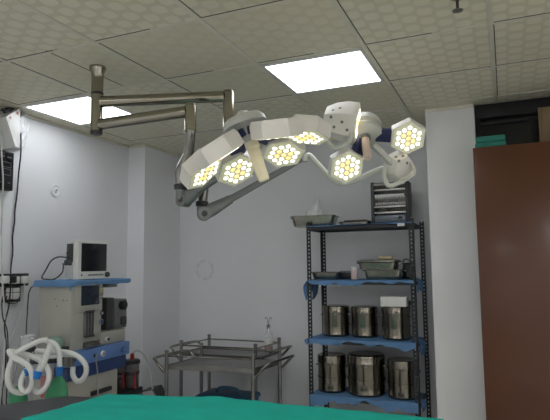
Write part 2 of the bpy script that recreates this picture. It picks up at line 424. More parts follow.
# ------------------------------------------------------------------ surgical lamp heads
def hexpts(R, rot=0): return [(R*math.cos(PI/3*k+rot), R*math.sin(PI/3*k+rot)) for k in range(6)]
def module(head, pos, nrm, uph, R, T, hubc, loop=None, back=.92, mid=.72, screws=()):
    z = nrm.normalized(); x = (uph-z*uph.dot(z)).normalized(); y = z.cross(x); m = frame(pos, x, y, z)
    mv = lambda pts, zz: [(p[0], p[1], zz) for p in pts]
    w = B(); w.use(M['lamp_shell'])
    w.loft([mv(hexpts(R*.93), -.001), mv(hexpts(R*.985), 0), mv(hexpts(R), -.006), mv(hexpts(R*1.0), -T*mid), mv(hexpts(R*(back*.35+.65)), -T*(mid*.45+.55)), mv(hexpts(R*back), -T)], m)
    mod = obj('lamp_module', w, None, head, smooth=25)
    w = B()
    w.loft([mv(hexpts(R*.90), -.0005), mv(hexpts(R*.90), .0015), mv(hexpts(R*.87), .003)], m)
    face = obj('light_panel', w, M['lamp_face'], mod, smooth=25)
    w = B(); s = R*.305
    for q in range(-2, 3):
        for r_ in range(-2, 3):
            if abs(q+r_) > 2: continue
            px, py = s*(q+r_*.5), s*r_*math.sqrt(3)/2
            c = m @ V((px, py, .0028))
            ring = max(abs(q), abs(r_), abs(q+r_))
            w.use(M['led_warm'] if (ring == 0 or (ring == 1 and (q-r_) % 2)) else M['led_white'])
            w.lathe([(s*.36, 0), (s*.34, .001), (s*.22, .0018), (0, .002)], c, z, 12)
    obj('led_lenses', w, None, mod)
    if loop is not None:
        from mathutils.bvhtree import BVHTree
        wm = ROOT[mod]
        tr = BVHTree.FromPolygons([wm @ v.co for v in mod.data.vertices], [tuple(p.vertices) for p in mod.data.polygons])
        for sx_, sy_ in screws:
            hit, hn, _, _ = tr.ray_cast(EYE, ray(sx_, sy_).normalized())
            if hit is not None: obj('cover_screw', B().lathe([(.008, -.002), (.008, .001), (.004, .002)], hit, hn, 10), M['grey_mid'], mod)
        P = [atD(*q_) for q_ in loop]
        obj('grip_loop', B().tube(P, .0125, 10, .012), M['lamp_pale'], mod)
    if hubc is not None:
        back_c = pos-z*T*.6; d = (hubc-back_c); d.normalize()
        rad = d-z*d.dot(z); rad.normalize()
        a = back_c+rad*R*.74
        w = B().bar(a, a+(hubc-a)*.62, .07, .036, up=-z, bev=.006)
        obj('connector', w, M['navy'], mod)
    return mod
# ---- left (nearer) head: six modules round the hub
hd = 2.3
hc = atD(253.39, 148.9, hd)
al, be, rho, ph0 = .335, .094, .227, 1.099
A = cdir(math.sin(al)*math.cos(be), -math.cos(al)*math.cos(be), math.sin(be))
e1v = A.cross(cf).normalized(); e2v = A.cross(e1v)
head1 = thing('surgical_lamp_head', 'nearer surgical lamp head with six lit hexagonal modules and a cream handle', 'surgical lamp', hc)
T1, R1, TAU = .068, .103, math.radians(25)
AN = cdir(math.sin(.32)*math.cos(.25), -math.cos(.32)*math.cos(.25), math.sin(.25))
hub_in = hc-A*.07
for k in range(6):
    a = ph0+k*PI/3; rd = e1v*math.cos(a)+e2v*math.sin(a)
    nrm = AN*math.cos(TAU)-rd*math.sin(TAU)
    module(head1, hc+rd*rho+A*.03, nrm, rd, R1, T1, hub_in-A*.015)
obj('hub', B().lathe([(.02, -.150), (.08, -.142), (.093, -.125), (.095, -.105), (.07, -.09), (.04, -.075), (.032, -.05), (.03, -.03), (.02, -.025)], hc, A, 36), M['lamp_grey'], head1, smooth=40)
w = B().lathe([(.028, 0), (.031, .006), (.031, .03), (.022, .034)], hc-A*.036, A, 24)
obj('handle_socket', w, M['handle_cream'], head1)
w = B().lathe([(.024, 0), (.027, .01), (.026, .06), (.0245, .140), (.020, .149), (0, .151)], hc-A*.004, A, 20)
obj('sterile_handle', w, M['handle_cream'], head1)
yb = atD(250, 116, 2.42)
w = B().tube([s1_end, s1_end.lerp(yb, .5)-cf*-.05+V((0, 0, .0)), yb+cf*.04, hc-A*.16, hc-A*.135], .018, 14, .015)
obj('yoke', w, M['lamp_pale'], head1)
# ---- right (farther) head: four modules
hD = 2.86
h2 = atD(365, 136, hD); A2 = cdir(-.05, -.70, .70)
head2 = thing('surgical_lamp_head', 'farther surgical lamp head with four hexagonal modules, above the room heater', 'surgical lamp', h2)
R2, T2 = .100, .075
module(head2, atD(347, 167.5, 2.80), cdir(.16, -.52, .84), cdir(.05, 1, .6), R2, .055, h2-A2*.02)
module(head2, atD(408.3, 138.3, 2.82), cdir(-.02, -.55, .83), cdir(.0, 1, .6), R2, .055, h2-A2*.02)
module(head2, atD(357.5, 123.5, 2.80), cdir(.955, -.16, .24), cdir(0, 1, .3), R2*1.08, .17, None, loop=[(327, 134, 2.76), (329.5, 144, 2.74), (335, 148, 2.73), (343, 146, 2.72), (349.5, 141, 2.72), (351.5, 133, 2.72)], back=.62, mid=.35, screws=((333, 110), (340, 108), (331, 117), (334, 127), (342, 122), (347, 130)))
module(head2, atD(394, 165, 2.94), cdir(-.45, .30, -.80), cdir(.2, 1, .2), R2*.86, .085, None, loop=[(386, 166, 2.88), (384, 175, 2.86), (386, 183, 2.85), (391, 186, 2.85), (401, 181.5, 2.84), (411, 176, 2.85), (414, 171.5, 2.86), (411, 163, 2.88)], back=.78, mid=.5, screws=((396, 157), (403, 156), (391, 164), (407, 163), (399, 161)))
w = B().lathe([(.03, -.11), (.085, -.10), (.095, -.085), (.095, -.05), (.07, -.045), (.07, -.03), (.09, -.022), (.095, -.005), (.088, .006), (.03, .010)], h2, A2, 36)
obj('hub', w, M['lamp_grey'], head2, smooth=40)
obj('handle_socket', B().lathe([(.026, 0), (.03, .004), (.028, .022), (.02, .026)], h2+A2*.008, A2, 20), M['grey_mid'], head2)
obj('sterile_handle', B().lathe([(.0205, 0), (.0225, .012), (.0215, .10), (.0205, .155), (.018, .16), (0, .162)], h2+A2*.026, A2, 20), mat('pink_handle_cover', (.70, .56, .48), .45), head2)
pv = atD(393, 167, 2.92)
obj('yoke', B().tube([s2_end, atD(309, 155, 3.02), atD(317, 163, 3.0), atD(330, 177, 2.96), atD(341, 183.5, 2.94), atD(355, 180.5, 2.94), atD(378, 170, 2.95), pv], .015, 12, .012), M['lamp_pale'], head2)
obj('hub_arm', B().bar(pv-cf*.05, atD(373, 145, 2.84), .032, .03, bev=.005), M['lamp_grey'], head2)
obj('pivot_cap', B().lathe([(.02, -.02), (.022, 0), (.02, .02)], s2_end, (0, 0, 1), 18), M['lamp_pale'], head2)

# ------------------------------------------------------------------ storage rack
RX0, RX1, RY0, RY1 = -1.478, -.628, 4.11, 4.47
RZ = [.10, .478, .908, 1.366, 1.80]
rk = thing('storage_rack', 'black slotted steel storage rack standing against the back wall', 'rack', ((RX0+RX1)/2, (RY0+RY1)/2, 0))
def post(cx, cy, sx, sy):
    w = B(); L = 1.83; wd = .036; th = .003
    for ax in (0, 1):                          # two perforated flanges of the angle section
        def bx(u0, u1, z0, z1):
            if ax == 0: w.box((min(cx+sx*u0, cx+sx*u1), min(cy, cy+sy*th), z0), (max(cx+sx*u0, cx+sx*u1), max(cy, cy+sy*th), z1))
            else: w.box((min(cx, cx+sx*th), min(cy+sy*u0, cy+sy*u1), z0), (max(cx, cx+sx*th), max(cy+sy*u0, cy+sy*u1), z1))
        bx(0, .014, 0, L); bx(.023, wd, 0, L)
        z = 0
        while z < L-.01: bx(.014, .023, z, min(z+.017, L)); z += .03
    obj('post', w, M['rack'], rk, smooth=20)
post(RX0, RY0, 1, 1); post(RX1, RY0, -1, 1); post(RX0+.01, RY1, 1, -1); post(RX1+.03, RY1, -1, -1)
for z in RZ:
    w = B(); w.box((RX0+.004, RY0+.004, z-.004), (RX1-.004, RY1-.004, z), 0)
    for a, b in (((RX0+.004, RY0+.004, z-.032), (RX1-.004, RY0+.007, z)), ((RX0+.004, RY1-.007, z-.032), (RX1-.004, RY1-.004, z)), ((RX0+.004, RY0+.007, z-.032), (RX0+.007, RY1-.007, z)), ((RX1-.007, RY0+.007, z-.032), (RX1-.004, RY1-.007, z))): w.box(a, b)
    obj('shelf', w, M['rack'], rk, smooth=20)
def shelf_cloth(z, front, ends, seed, label, xs=(0, 0)):
    rnd = random.Random(seed); ph = [rnd.uniform(0, 6) for _ in range(6)]
    x0, x1 = RX0+.012+xs[0], RX1-.012+xs[1]
    def fn(u, v):
        x = x0+(x1-x0)*u; s = v*(RY1-RY0-.03+front*1.6)
        L = RY1-RY0-.03; fr = front*(.95+.35*math.sin(u*7+ph[0])+.25*math.sin(u*19+ph[1])+.15*math.sin(u*41+ph[2]))
        wv = .0025*math.sin(u*23+ph[2]+v*6)+.002*math.sin(v*19+u*9+ph[3])
        if v < .8: return V((x, RY1-.02-(v/.8)*(L-.004)+0*s, z+.0045+abs(wv)*.8))
        h = (v-.8)/.2*fr; b = min(h/.012, 1)
        return V((x, RY0-.004-.009*math.sin(b*PI/2)-.004*math.sin(u*31+ph[4])*min(1, h/.03), z+.005-max(0, h-.004)+.002*math.sin(u*13+ph[5])*(1-b)))
    w = B().sheet(fn, 60, 30, .002)
    # hanging corner ends outside the posts
    for side, dep, y0, y1 in ends:
        xx = RX0-.006 if side < 0 else RX1+.006
        def fe(u, v, xx=xx, dep=dep, y0=y0, y1=y1, side=side):
            y = y0+(y1-y0)*u; h = dep*(.7+.3*math.sin(u*9+seed))*v
            o = .03*math.sin(min(1, v*3)*PI/2)+.012*math.sin(u*16+v*4)
            return V((xx-side*.02+side*o, y, z+.006-h+(.0 if v else .002)))
        w.sheet(fe, 16, 12, .002)
    o = obj('shelf_cloth', w, M['blue_cloth'], base=((x0+x1)/2, (RY0+RY1)/2, z)); tag(o, label, 'cloth', 'blue cloths on the rack shelves'); return o
shelf_cloth(RZ[4], .010, [], 1, 'thin blue cloth lying on the top shelf of the rack under the heater')
shelf_cloth(RZ[3], .034, [(-1, .17, RY0-.02, RY1-.04), (1, .10, RY0+.04, RY0+.24)], 2, 'blue cloth on the rack shelf holding the instrument trays')
shelf_cloth(RZ[2], .040, [(-1, .07, RY0-.015, RY0+.16), (1, .11, RY0+.04, RY0+.24)], 3, 'blue cloth under the three upper steel drums on the rack')
shelf_cloth(RZ[1], .060, [(1, .08, RY0+.02, RY0+.16)], 4, 'blue cloth under the three lower steel drums on the rack')

def drum(px0, px1, z, yc, hh, label):
    a = atY(px0, 320, yc); b = atY(px1, 320, yc); r = (b.x-a.x)/2*.955; x = (a.x+b.x)/2; z += .0085
    t = thing('sterilizing_drum', label, 'drum', (x, yc, z), 'steel drums on the rack')
    h = hh*.78
    prof = [(r*.965, 0), (r, .008), (r, .02), (r*.985, .024), (r*.985, h*.5-.006), (r*1.03, h*.5-.006), (r*1.03, h*.5+.006), (r*.985, h*.5+.006), (r*.985, h-.002), (r*.96, h)]
    body = obj('body', B().lathe(prof, (x, yc, z), n=44), M['drum_steel'], t)
    k = hh
    prof = [(r*1.0, h-.006), (r*1.025, h-.004), (r*1.025, h+.012), (r*1.01, h+.016), (r*1.01, k-.014), (r*.985, k-.004), (r*.93, k), (r*.5, k-.004), (0, k-.004)]
    lid = obj('lid', B().lathe(prof, (x, yc, z), n=44), M['drum_steel'], t)
    for s in (-1, 1):
        w = B(); q = V((x+s*(r*1.0), yc-.0, z+h*.93)); w.tube([q+V((0, -.025, 0)), q+V((s*.012, -.025, -.01)), q+V((s*.014, 0, -.014)), q+V((s*.012, .025, -.01)), q+V((0, .025, 0))], .0035, 8, .008)
        obj('side_handle', w, M['steel'], body)
    w = B(); q = V((x+r*.25, yc-r*.985, z+h)); w.box(q+V((-.012, -.008, -.02)), q+V((.012, .004, .022)), .003); w.cyl(q+V((-.014, -.008, .012)), q+V((.014, -.008, .012)), .0045, 10)
    obj('latch', w, M['steel'], lid)
    return t, x, k+z, r
dy = 4.285
drum(323, 349.5, RZ[2], 4.33, .242, 'steel sterilizing drum at the left of the upper drum row on the rack')
drum(351.5, 378, RZ[2], 4.33, .24, 'steel sterilizing drum in the middle of the upper drum row on the rack')
_, dx, dz, dr_ = drum(381.5, 411, RZ[2], 4.27, .255, 'steel sterilizing drum with a white carton on its lid, on the rack')
drum(317, 345, RZ[1], dy, .285, 'narrowest steel sterilizing drum of the lower row, at its left end')
drum(346.5, 384, RZ[1], 4.275, .305, 'wide steel sterilizing drum in the middle of the lower rack row')
drum(385.5, 417, RZ[1], 4.26, .28, 'steel sterilizing drum at the right end of the lower rack row')
# white carton on drum
t = thing('white_carton', 'small white carton lying on the lid of a steel drum', 'box', (dx-.02, dy-.08, dz))
q = V((dx-.09, dy-.15, dz))
obj('carton_body', B().box(q, q+V((.195, .10, .072)), .002), M['paper'], t)
obj('carton_flap', B().box(q+V((.001, .03, .0715)), q+V((.194, .099, .0735)), .0005), M['paper'], t)
o = obj('dark_dish', B().lathe([(.105, 0), (.112, .006), (.112, .016), (.09, .03), (.05, .034), (0, .034)], (dx+.015, dy+.06, dz+.0005), n=32, sy=.7), M['grey_dark'], base=(dx+.015, dy+.06, dz))
tag(o, 'dark round dish lying behind the white carton on the drum', 'dish')
# trays
def tray(cx, cy, z, lx, ly, h, name, label, cat='tray', rot=0, lid=False, group=None, flare=.02):
    t = thing(name, label, cat, (cx, cy, z), group)
    R = Matrix.Translation((cx, cy, z)) @ Matrix.Rotation(rot, 4, 'Z')
    def rr(a, b, zz, c=.03, n=5):
        P = []
        for sx, sy, a0 in ((1, 1, 0), (-1, 1, PI/2), (-1, -1, PI), (1, -1, 3*PI/2)):
            for k in range(n+1):
                an = a0+PI/2*k/n; P.append(R @ V((sx*(a-c)+c*math.cos(an), sy*(b-c)+c*math.sin(an), zz)))
        return P
    a, b = lx/2, ly/2; f = flare; e = .002
    w = B().loft([rr(a-f, b-f, 0), rr(a-.006, b-.006, h-.004), rr(a, b, h-.003), rr(a+.004, b+.004, h-.006), rr(a+.005, b+.005, h-.003), rr(a, b, h), rr(a-.008, b-.008, h-.002), rr(a-f-e, b-f-e, .003)])
    obj('tray_body', w, M['tray_steel'], t)
    if lid:
        w = B().loft([rr(a+.004, b+.004, h+.0005), rr(a+.006, b+.006, h+.004), rr(a+.004, b+.004, h+.012), rr(a-.02, b-.02, h+.02)])
        L = obj('tray_lid', w, M['tray_steel'], t)
    w = B()
    for s in (-1, 1):
        q = R @ V((s*(a+.004), 0, h-.01)); sd = (R.to_3x3() @ V((s, 0, 0))); yv = R.to_3x3() @ V((0, 1, 0))
        w.tube([q-yv*.03, q-yv*.03+sd*.014, q+yv*.03+sd*.014, q+yv*.03], .003, 8, smooth=False)
    obj('tray_handles', w, M['steel'], t)
    return t
zt = RZ[4]+.006
pA = atY(295, 226, RY0+.13); pB = atY(335, 222, RY0+.13)
tray((pA.x+pB.x)/2+.0, RY0+.14, zt+.001, pB.x-pA.x+.02, .24, .085, 'instrument_tray', 'large deep steel tray heaped with plastic wrap at the left end of the top shelf', rot=.12, flare=.025)
tcx, tcy = (pA.x+pB.x)/2, RY0+.14
# plastic wrap heap in the tray
w = B()
def heap(u, v):
    x = (u-.5)*.20; y = (v-.5)*.15; r = math.sqrt((x/.1)**2+(y/.075)**2)
    h = max(0, 1-r)**.6*.11+.10*math.exp(-(((x-.028)/.026)**2+((y)/.035)**2))
    h += .03*noise.noise(V((x*30, y*30, 1)))*max(0, 1.2-r)
    return V((tcx-.005+x+.02*noise.noise(V((x*25, y*25, 5))), tcy+y, zt+.062+max(.0, h)))
w.sheet(heap, 34, 26, .0015)
o = obj('plastic_wrap', w, M['wrap'], smooth=20, base=(tcx, tcy, zt+.03)); tag(o, 'crumpled clear plastic wrap heaped in the deep steel tray on the top shelf', 'plastic wrap')
pA = atY(341, 219, RY0+.18); pB = atY(371, 218, RY0+.18)
o = tray((pA.x+pB.x)/2, RY0+.19, zt+.001, pB.x-pA.x, .17, .03, 'shallow_tray', 'shallow steel tray lying flat between the deep tray and the heater', flare=.008)
c = V(((pA.x+pB.x)/2+.02, RY0+.18, zt+.032))
o = obj('card_folder', B().box(c+V((-.10, -.08, 0)), c+V((.085, .08, .009)), .002), M['tan'], base=c); tag(o, 'tan card folder lying on the shallow steel tray by the heater', 'folder')
# second shelf contents
zs = RZ[3]+.0085
pA = atY(312, 276, RY0+.09); pB = atY(341, 276, RY0+.09)
tray((pA.x+pB.x)/2, RY0+.11, zs, pB.x-pA.x, .15, .06, 'instrument_tray', 'small steel tray at the left end of the second shelf', flare=.02)
pA2 = atY(341, 276, RY0+.2); pB2 = atY(353, 276, RY0+.2)
o = thing('dark_case', 'dark slate instrument case beside the small steel tray on the second shelf', 'case', (pA2.x, RY0+.25, zs))
w = B().box((pA2.x-.012, RY0+.2, zs), (pB2.x+.0, RY0+.3, zs+.045), .006); obj('case_body', w, M['grey_dark'], o)
obj('case_lid', B().box((pA2.x-.014, RY0+.198, zs+.0452), (pB2.x+.002, RY0+.302, zs+.066), .006), M['heater_grey'], o)
pC = atY(354.5, 273, RY0+.07)
t = thing('plastic_cup', 'pale pink and white plastic cup on the second shelf of the rack', 'cup', (pC.x, RY0+.07, zs))
obj('cup_body', B().lathe([(.024, 0), (.026, .004), (.027, .07), (.0275, .074)], (pC.x, RY0+.07, zs), n=24), M['cup'], t)
obj('cup_cap', B().lathe([(.028, .0745), (.0295, .078), (.0295, .093), (.027, .097), (0, .097)], (pC.x, RY0+.07, zs), n=24), M['white_plastic'], t)
pA = atY(364.5, 276, RY0+.09); pB = atY(404, 276, RY0+.09)
txc = (pA.x+pB.x)/2
tray(txc, RY0+.13, zs, pB.x-pA.x, .20, .075, 'instrument_tray', 'lower of two stacked steel trays on the second shelf', flare=.02)
tray(txc-.045, RY0+.135, zs+.078, pB.x-pA.x-.0, .20, .055, 'instrument_tray', 'upper of two stacked steel trays on the second shelf, cream block on its lid', lid=True, flare=.015)
c = V((txc+.01, RY0+.12, zs+.155))
o = obj('cream_block', B().box(c+V((-.055, -.025, 0)), c+V((.055, .025, .022)), .008, seg=3), M['cream'], base=c); tag(o, 'cream oblong soap-like block lying on the upper steel tray', 'block')
t = thing('black_pouch', 'black pouch beside the stacked trays at the right end of the second shelf', 'pouch', (RX1-.088, RY0+.22, zs))
def pouch(k): return [V((RX1-.088+ (.047*k)*math.copysign(abs(math.cos(a))**.7, math.cos(a)), RY0+.25+(.07*k)*math.copysign(abs(math.sin(a))**.7, math.sin(a)), 0)) for a in [2*PI*i/20 for i in range(20)]]
w = B().loft([[p+V((0, 0, zs+z)) for p in pouch(k)] for k, z in ((.85, 0), (1, .01), (.98, .07), (.85, .11), (.6, .125))]); obj('pouch_body', w, M['black'], t)
obj('pouch_strap', B().tube([(RX1-.13, RY0+.25, zs+.115), (RX1-.12, RY0+.25, zs+.15), (RX1-.085, RY0+.25, zs+.15), (RX1-.07, RY0+.25, zs+.115)], .005, 8), M['grey_dark'], t)
# heater
q0 = atY(374, 219, RY0+.13); q1 = atY(406.5, 219, RY0+.13)
hx0, hx1 = q0.x, q1.x; hy0, hy1 = RY0+.14, RY0+.29; hz = zt+.002; hh = atY(390, 181, RY0+.13).z-hz
t = thing('room_heater', 'dark grey room heater with silver front bars on the right of the top shelf', 'heater', ((hx0+hx1)/2, (hy0+hy1)/2, hz))
obj('side_panel', B().box((hx0-.022, hy0-.012, hz), (hx0+.004, hy1, hz+hh), .008), M['grey_dark'], t)
w = B(); w.box((hx1-.004, hy0-.012, hz), (hx1+.022, hy1, hz+hh), .008)
for z in (.2, .4, .6, .8): w.box((hx1+.021, hy0+.02, hz+hh*z), (hx1+.0235, hy1-.03, hz+hh*z+.006))
obj('side_panel', w, M['grey_dark'], t)
w = B(); w.box((hx0+.004, hy1-.03, hz+.01), (hx1-.004, hy1-.01, hz+hh-.012), .003); w.box((hx0+.004, hy0+.0, hz+hh-.022), (hx1-.004, hy1-.03, hz+hh-.006), .004); w.box((hx0+.004, hy0+.03, hz+.02), (hx1-.004, hy1-.03, hz+.03))
obj('case', w, M['grey_mid'], t)
base = obj('control_panel', B().box((hx0+.004, hy0-.006, hz+.008), (hx1-.004, hy0+.03, hz+hh*.20), .006), M['heater_grey'], t)
w = B().cyl((hx1-.05, hy0-.006, hz+hh*.12), (hx1-.05, hy0-.022, hz+hh*.12), .014, 16); w.box((hx1-.052, hy0-.026, hz+hh*.12-.013), (hx1-.048, hy0-.02, hz+hh*.12+.013)); obj('knob', w, M['black'], base)
obj('pilot_lamp', B().cyl((hx1-.085, hy0-.005, hz+hh*.12), (hx1-.085, hy0-.009, hz+hh*.12), .004, 10), M['black'], base)
w = B(); w.sheet(lambda u, v: V((hx0+.006+(hx1-hx0-.012)*u, hy1-.035-.05*abs(2*v-1)**2, hz+hh*.22+hh*.70*v)), 2, 14, .002)
obj('reflector', w, M['steel_dull'], t)
for f_ in (.26, .40, .80, .93):
    obj('guard_bar', B().box((hx0+.004, hy0-.010, hz+hh*(f_-.022)), (hx1-.004, hy0+.002, hz+hh*(f_+.022)), .004), M['heater_bar'], t)
for f_ in (.48, .62):
    obj('quartz_rod', B().cyl((hx0+.006, hy0+.035, hz+hh*f_), (hx1-.006, hy0+.035, hz+hh*f_), .011, 16), M['heater_rod'], t)
w = B()
for k in range(13): x = hx0+.012+(hx1-hx0-.024)*k/12; w.cyl((x, hy0-.003, hz+hh*.24), (x, hy0-.003, hz+hh*.95), .0016, 6)
obj('guard_wires', w, M['steel'], t)
w = B().box((hx0+.012, hy0-.014, hz+hh*.62), (hx1-.012, hy0-.0105, hz+hh*.69), .001); obj('name_strip', w, M['white_plastic'], t)
qa = atY(397.5, 220.5, RY0-.004); qb = atY(404.5, 217.5, RY0-.004)
o = obj('shelf_tag', B().box((qa.x, RY0-.0175, RZ[4]-.026), (qb.x, RY0-.0165, RZ[4]-.004)), M['paper'], base=((qa.x+qb.x)/2, RY0-.017, RZ[4]-.015)); tag(o, 'small white paper tag stuck to the front edge of the top shelf', 'tag')

# ------------------------------------------------------------------ steel trolleys
def trolley(cs, zt, label):
    P = [V((x, y, 0)) for x, y in cs]          # FL, FR, BR, BL
    ctr = sum(P, V())/4
    t = thing('instrument_trolley', label, 'trolley', (ctr.x, ctr.y, 0), 'steel trolleys')
    up = lambda p, z: V((p.x, p.y, z))
    for p in P:
        w = B().cyl(up(p, .075), up(p, .85), .0145, 16); w.lathe([(.0145, 0), (.0165, .002), (.0165, .012), (.008, .016)], up(p, .848), n=16)
        obj('leg', w, M['steel_dull'], t)
        w = B().cyl(up(p, .06), up(p, .085), .012, 12); w.box(up(p, .035)+V((-.014, -.012, 0)), up(p, .062)+V((.014, .012, 0)), .003)
        cst = obj('caster', w, M['steel_dull'], t)
        obj('wheel', B().cyl(up(p, .034)+V((0, -.010, 0)), up(p, .034)+V((0, .010, 0)), .034, 20), M['grey_dark'], cst)
    for z, nm in ((zt, 'top_tray'), (.26, 'lower_tray')):
        w = B(); i = [p+(ctr-p)*.02 for p in P]
        w.loft([[up(p, z-.004) for p in i], [up(p, z) for p in i]])
        for a, b in zip(i, i[1:]+i[:1]): w.bar(up(a, z-.012), up(b, z-.012), .004, .036)
        obj(nm, w, M['steel_dull'], t)
    for k, (a, b) in enumerate(zip(P, P[1:]+P[:1])):
        obj('guard_rail', B().cyl(up(a, .822), up(b, .822), .0065, 10), M['steel'], t)
    for (f_, b_, s) in ((P[0], P[3], -1), (P[1], P[2], 1)):
        ax = (P[1]-P[0]).normalized()*s; ins = (b_-f_)*.0
        a = f_+ins; c = b_-ins
        pts = [up(a, .70)+ax*.012, up(a, .735)+ax*.05, up(a, .785)+ax*.10+(c-a)*.02, up(a, .80)+ax*.125+(c-a)*.12, up(c, .80)+ax*.125+(a-c)*.12, up(c, .785)+ax*.10+(a-c)*.02, up(c, .735)+ax*.05, up(c, .70)+ax*.012]
        obj('push_handle', B().tube(pts, .0105, 12, .02), M['steel'], t)
    return t
trolley([(-2.395, 3.50), (-1.705, 3.565), (-1.665, 3.965), (-2.35, 3.93)], .752, 'steel instrument trolley standing in front of the other, nearer the table')
trolley([(-2.59, 4.00), (-1.90, 4.02), (-1.86, 4.42), (-2.56, 4.42)], .752, 'steel instrument trolley standing behind the other, against the back wall')
# blue crate on the lower tray
cx, cy, cz = -1.99, 3.72, .2605
t = thing('blue_crate', 'dark blue plastic carry crate on the lower tray of the front trolley', 'crate', (cx, cy, cz))
w = B()
def rrect(a, b, z, c=.03): return [V((cx+sx*(a-c)+c*math.cos(a0+PI/2*k/4), cy+sy*(b-c)+c*math.sin(a0+PI/2*k/4), z)) for sx, sy, a0 in ((1, 1, 0), (-1, 1, PI/2), (-1, -1, PI), (1, -1, 3*PI/2)) for k in range(5)]
w.loft([rrect(.19, .12, cz), rrect(.205, .135, cz+.24), rrect(.215, .145, cz+.243), rrect(.215, .145, cz+.262), rrect(.20, .13, cz+.262), rrect(.18, .112, cz+.01)])
for k in range(9):
    for s in (-1, 1): x = cx-.16+.04*k; w.box((x-.003, cy+s*.132-.005, cz+.02), (x+.003, cy+s*.132+.005, cz+.2))
obj('crate_body', w, M['crate_blue'], t)
obj('carry_handle', B().tube([(cx-.10, cy-.0, cz+.262), (cx-.09, cy, cz+.295), (cx-.05, cy, cz+.31), (cx+.05, cy, cz+.31), (cx+.09, cy, cz+.295), (cx+.10, cy, cz+.262)], .012, 10), M['crate_blue'], t)
w = B().box((cx-.2, cy-.13, cz+.2625), (cx+.2, cy+.13, cz+.272), .004); obj('crate_lid', w, M['crate_blue'], t)
# bottle
bq = atY(268.5, 345, 4.33); bx, by, bz = bq.x, 4.33, .7525
t = thing('glass_bottle', 'clear glass bottle with hooked tubes and red base on the rear trolley', 'bottle', (bx, by, bz))
obj('bottle_body', B().lathe([(.030, 0), (.036, .005), (.036, .12), (.030, .15), (.013, .175), (.013, .20), (.015, .203), (.015, .21)], (bx, by, bz), n=24), M['clear'], t)
obj('liquid', B().lathe([(.028, .004), (.033, .008), (.033, .05), (0, .05)], (bx, by, bz), n=20), M['amber'], t)
obj('bottle_label', B().lathe([(.0363, .055), (.0366, .056), (.0366, .115), (.0363, .116)], (bx, by, bz), n=24), M['paper'], t)
obj('stopper', B().lathe([(.010, .2), (.016, .211), (.016, .225), (.008, .23)], (bx, by, bz), n=16), M['grey_mid'], t)
for s in (-1, 1):
    obj('hooked_tube', B().tube([(bx+s*.004, by, bz+.19), (bx+s*.005, by, bz+.25), (bx+s*.012, by, bz+.285), (bx+s*.026, by, bz+.29), (bx+s*.03, by, bz+.275)], .0028, 8, .006), M['steel'], t)

# ------------------------------------------------------------------ operating table
TZ = .815
t = thing('operating_table', 'grey padded operating table across the foreground under the green sheet', 'operating table', (-1.2, 2.18, 0))
def mat_outline(z, g=0):
    P = [(-.30, 2.495), (-.27, 2.47), (-.27, 1.90), (-.31, 1.86), (-2.40, 1.86), (-2.43, 1.90), (-2.33, 2.10), (-2.22, 2.275), (-2.18, 2.30), (-2.05, 2.325), (-1.70, 2.42), (-1.40, 2.49)]
    cx, cy = -1.3, 2.15
    return [V((x+(cx-x)/abs(cx-x+1e-6)*g*1.0, y+(cy-y)/abs(cy-y+1e-6)*g, z)) for x, y in P][::-1]
w = B().loft([mat_outline(TZ-.075, .012), mat_outline(TZ-.065, 0), mat_outline(TZ-.012, 0), mat_outline(TZ-.003, .008), mat_outline(TZ, .02)])
obj('mattress', w, M['mattress'], t, smooth=50)
obj('table_frame', B().box((-2.1, 1.93, .66), (-.34, 2.29, TZ-.077), .01), M['steel_dull'], t)
w = B().box((-1.42, 1.98, .12), (-1.0, 2.27, .52), .03); w.box((-1.36, 2.02, .5), (-1.06, 2.23, .66), .02); obj('column', w, M['white_plastic'], t)
obj('base', B().box((-1.85, 1.92, .005), (-.75, 2.33, .125), .03), M['grey_mid'], t)
for y in (1.905, 2.315):
    obj('side_rail', B().box((-2.0, y-.006, .68), (-.4, y+.006, .71), .002), M['steel'], t)
def drape(u, v):
    x0 = -2.08+.10*(1-v); x = x0+(-.285-x0)*u
    far = 2.305+.20*min(1, max(0, (x+2.1)/.7))**.8
    ys = far+.012-1.02*0
    L = .64; s = v*(L+.22)-.02           # s from the far hem inward
    wv = .006*noise.noise(V((x*3.1, v*5, 2.2)))+.004*noise.noise(V((x*9, v*11, 5)))
    if s < .02:
        return V((x, far+.012-.0*s, TZ+.004-(.02-s)*1.0+wv*.3))
    yy = far+.012-(s-.02)
    if yy > 1.85: return V((x, yy, TZ+.008+wv+.0*u))
    return V((x, 1.848-.01*math.sin(x*20), TZ+.006-(1.85-yy)))
w = B().sheet(drape, 70, 50, .003)
o = obj('green_sheet', w, M['green_cloth'], base=(-1.2, 2.1, TZ), smooth=60); tag(o, 'bright green surgical sheet spread over the operating table', 'sheet')

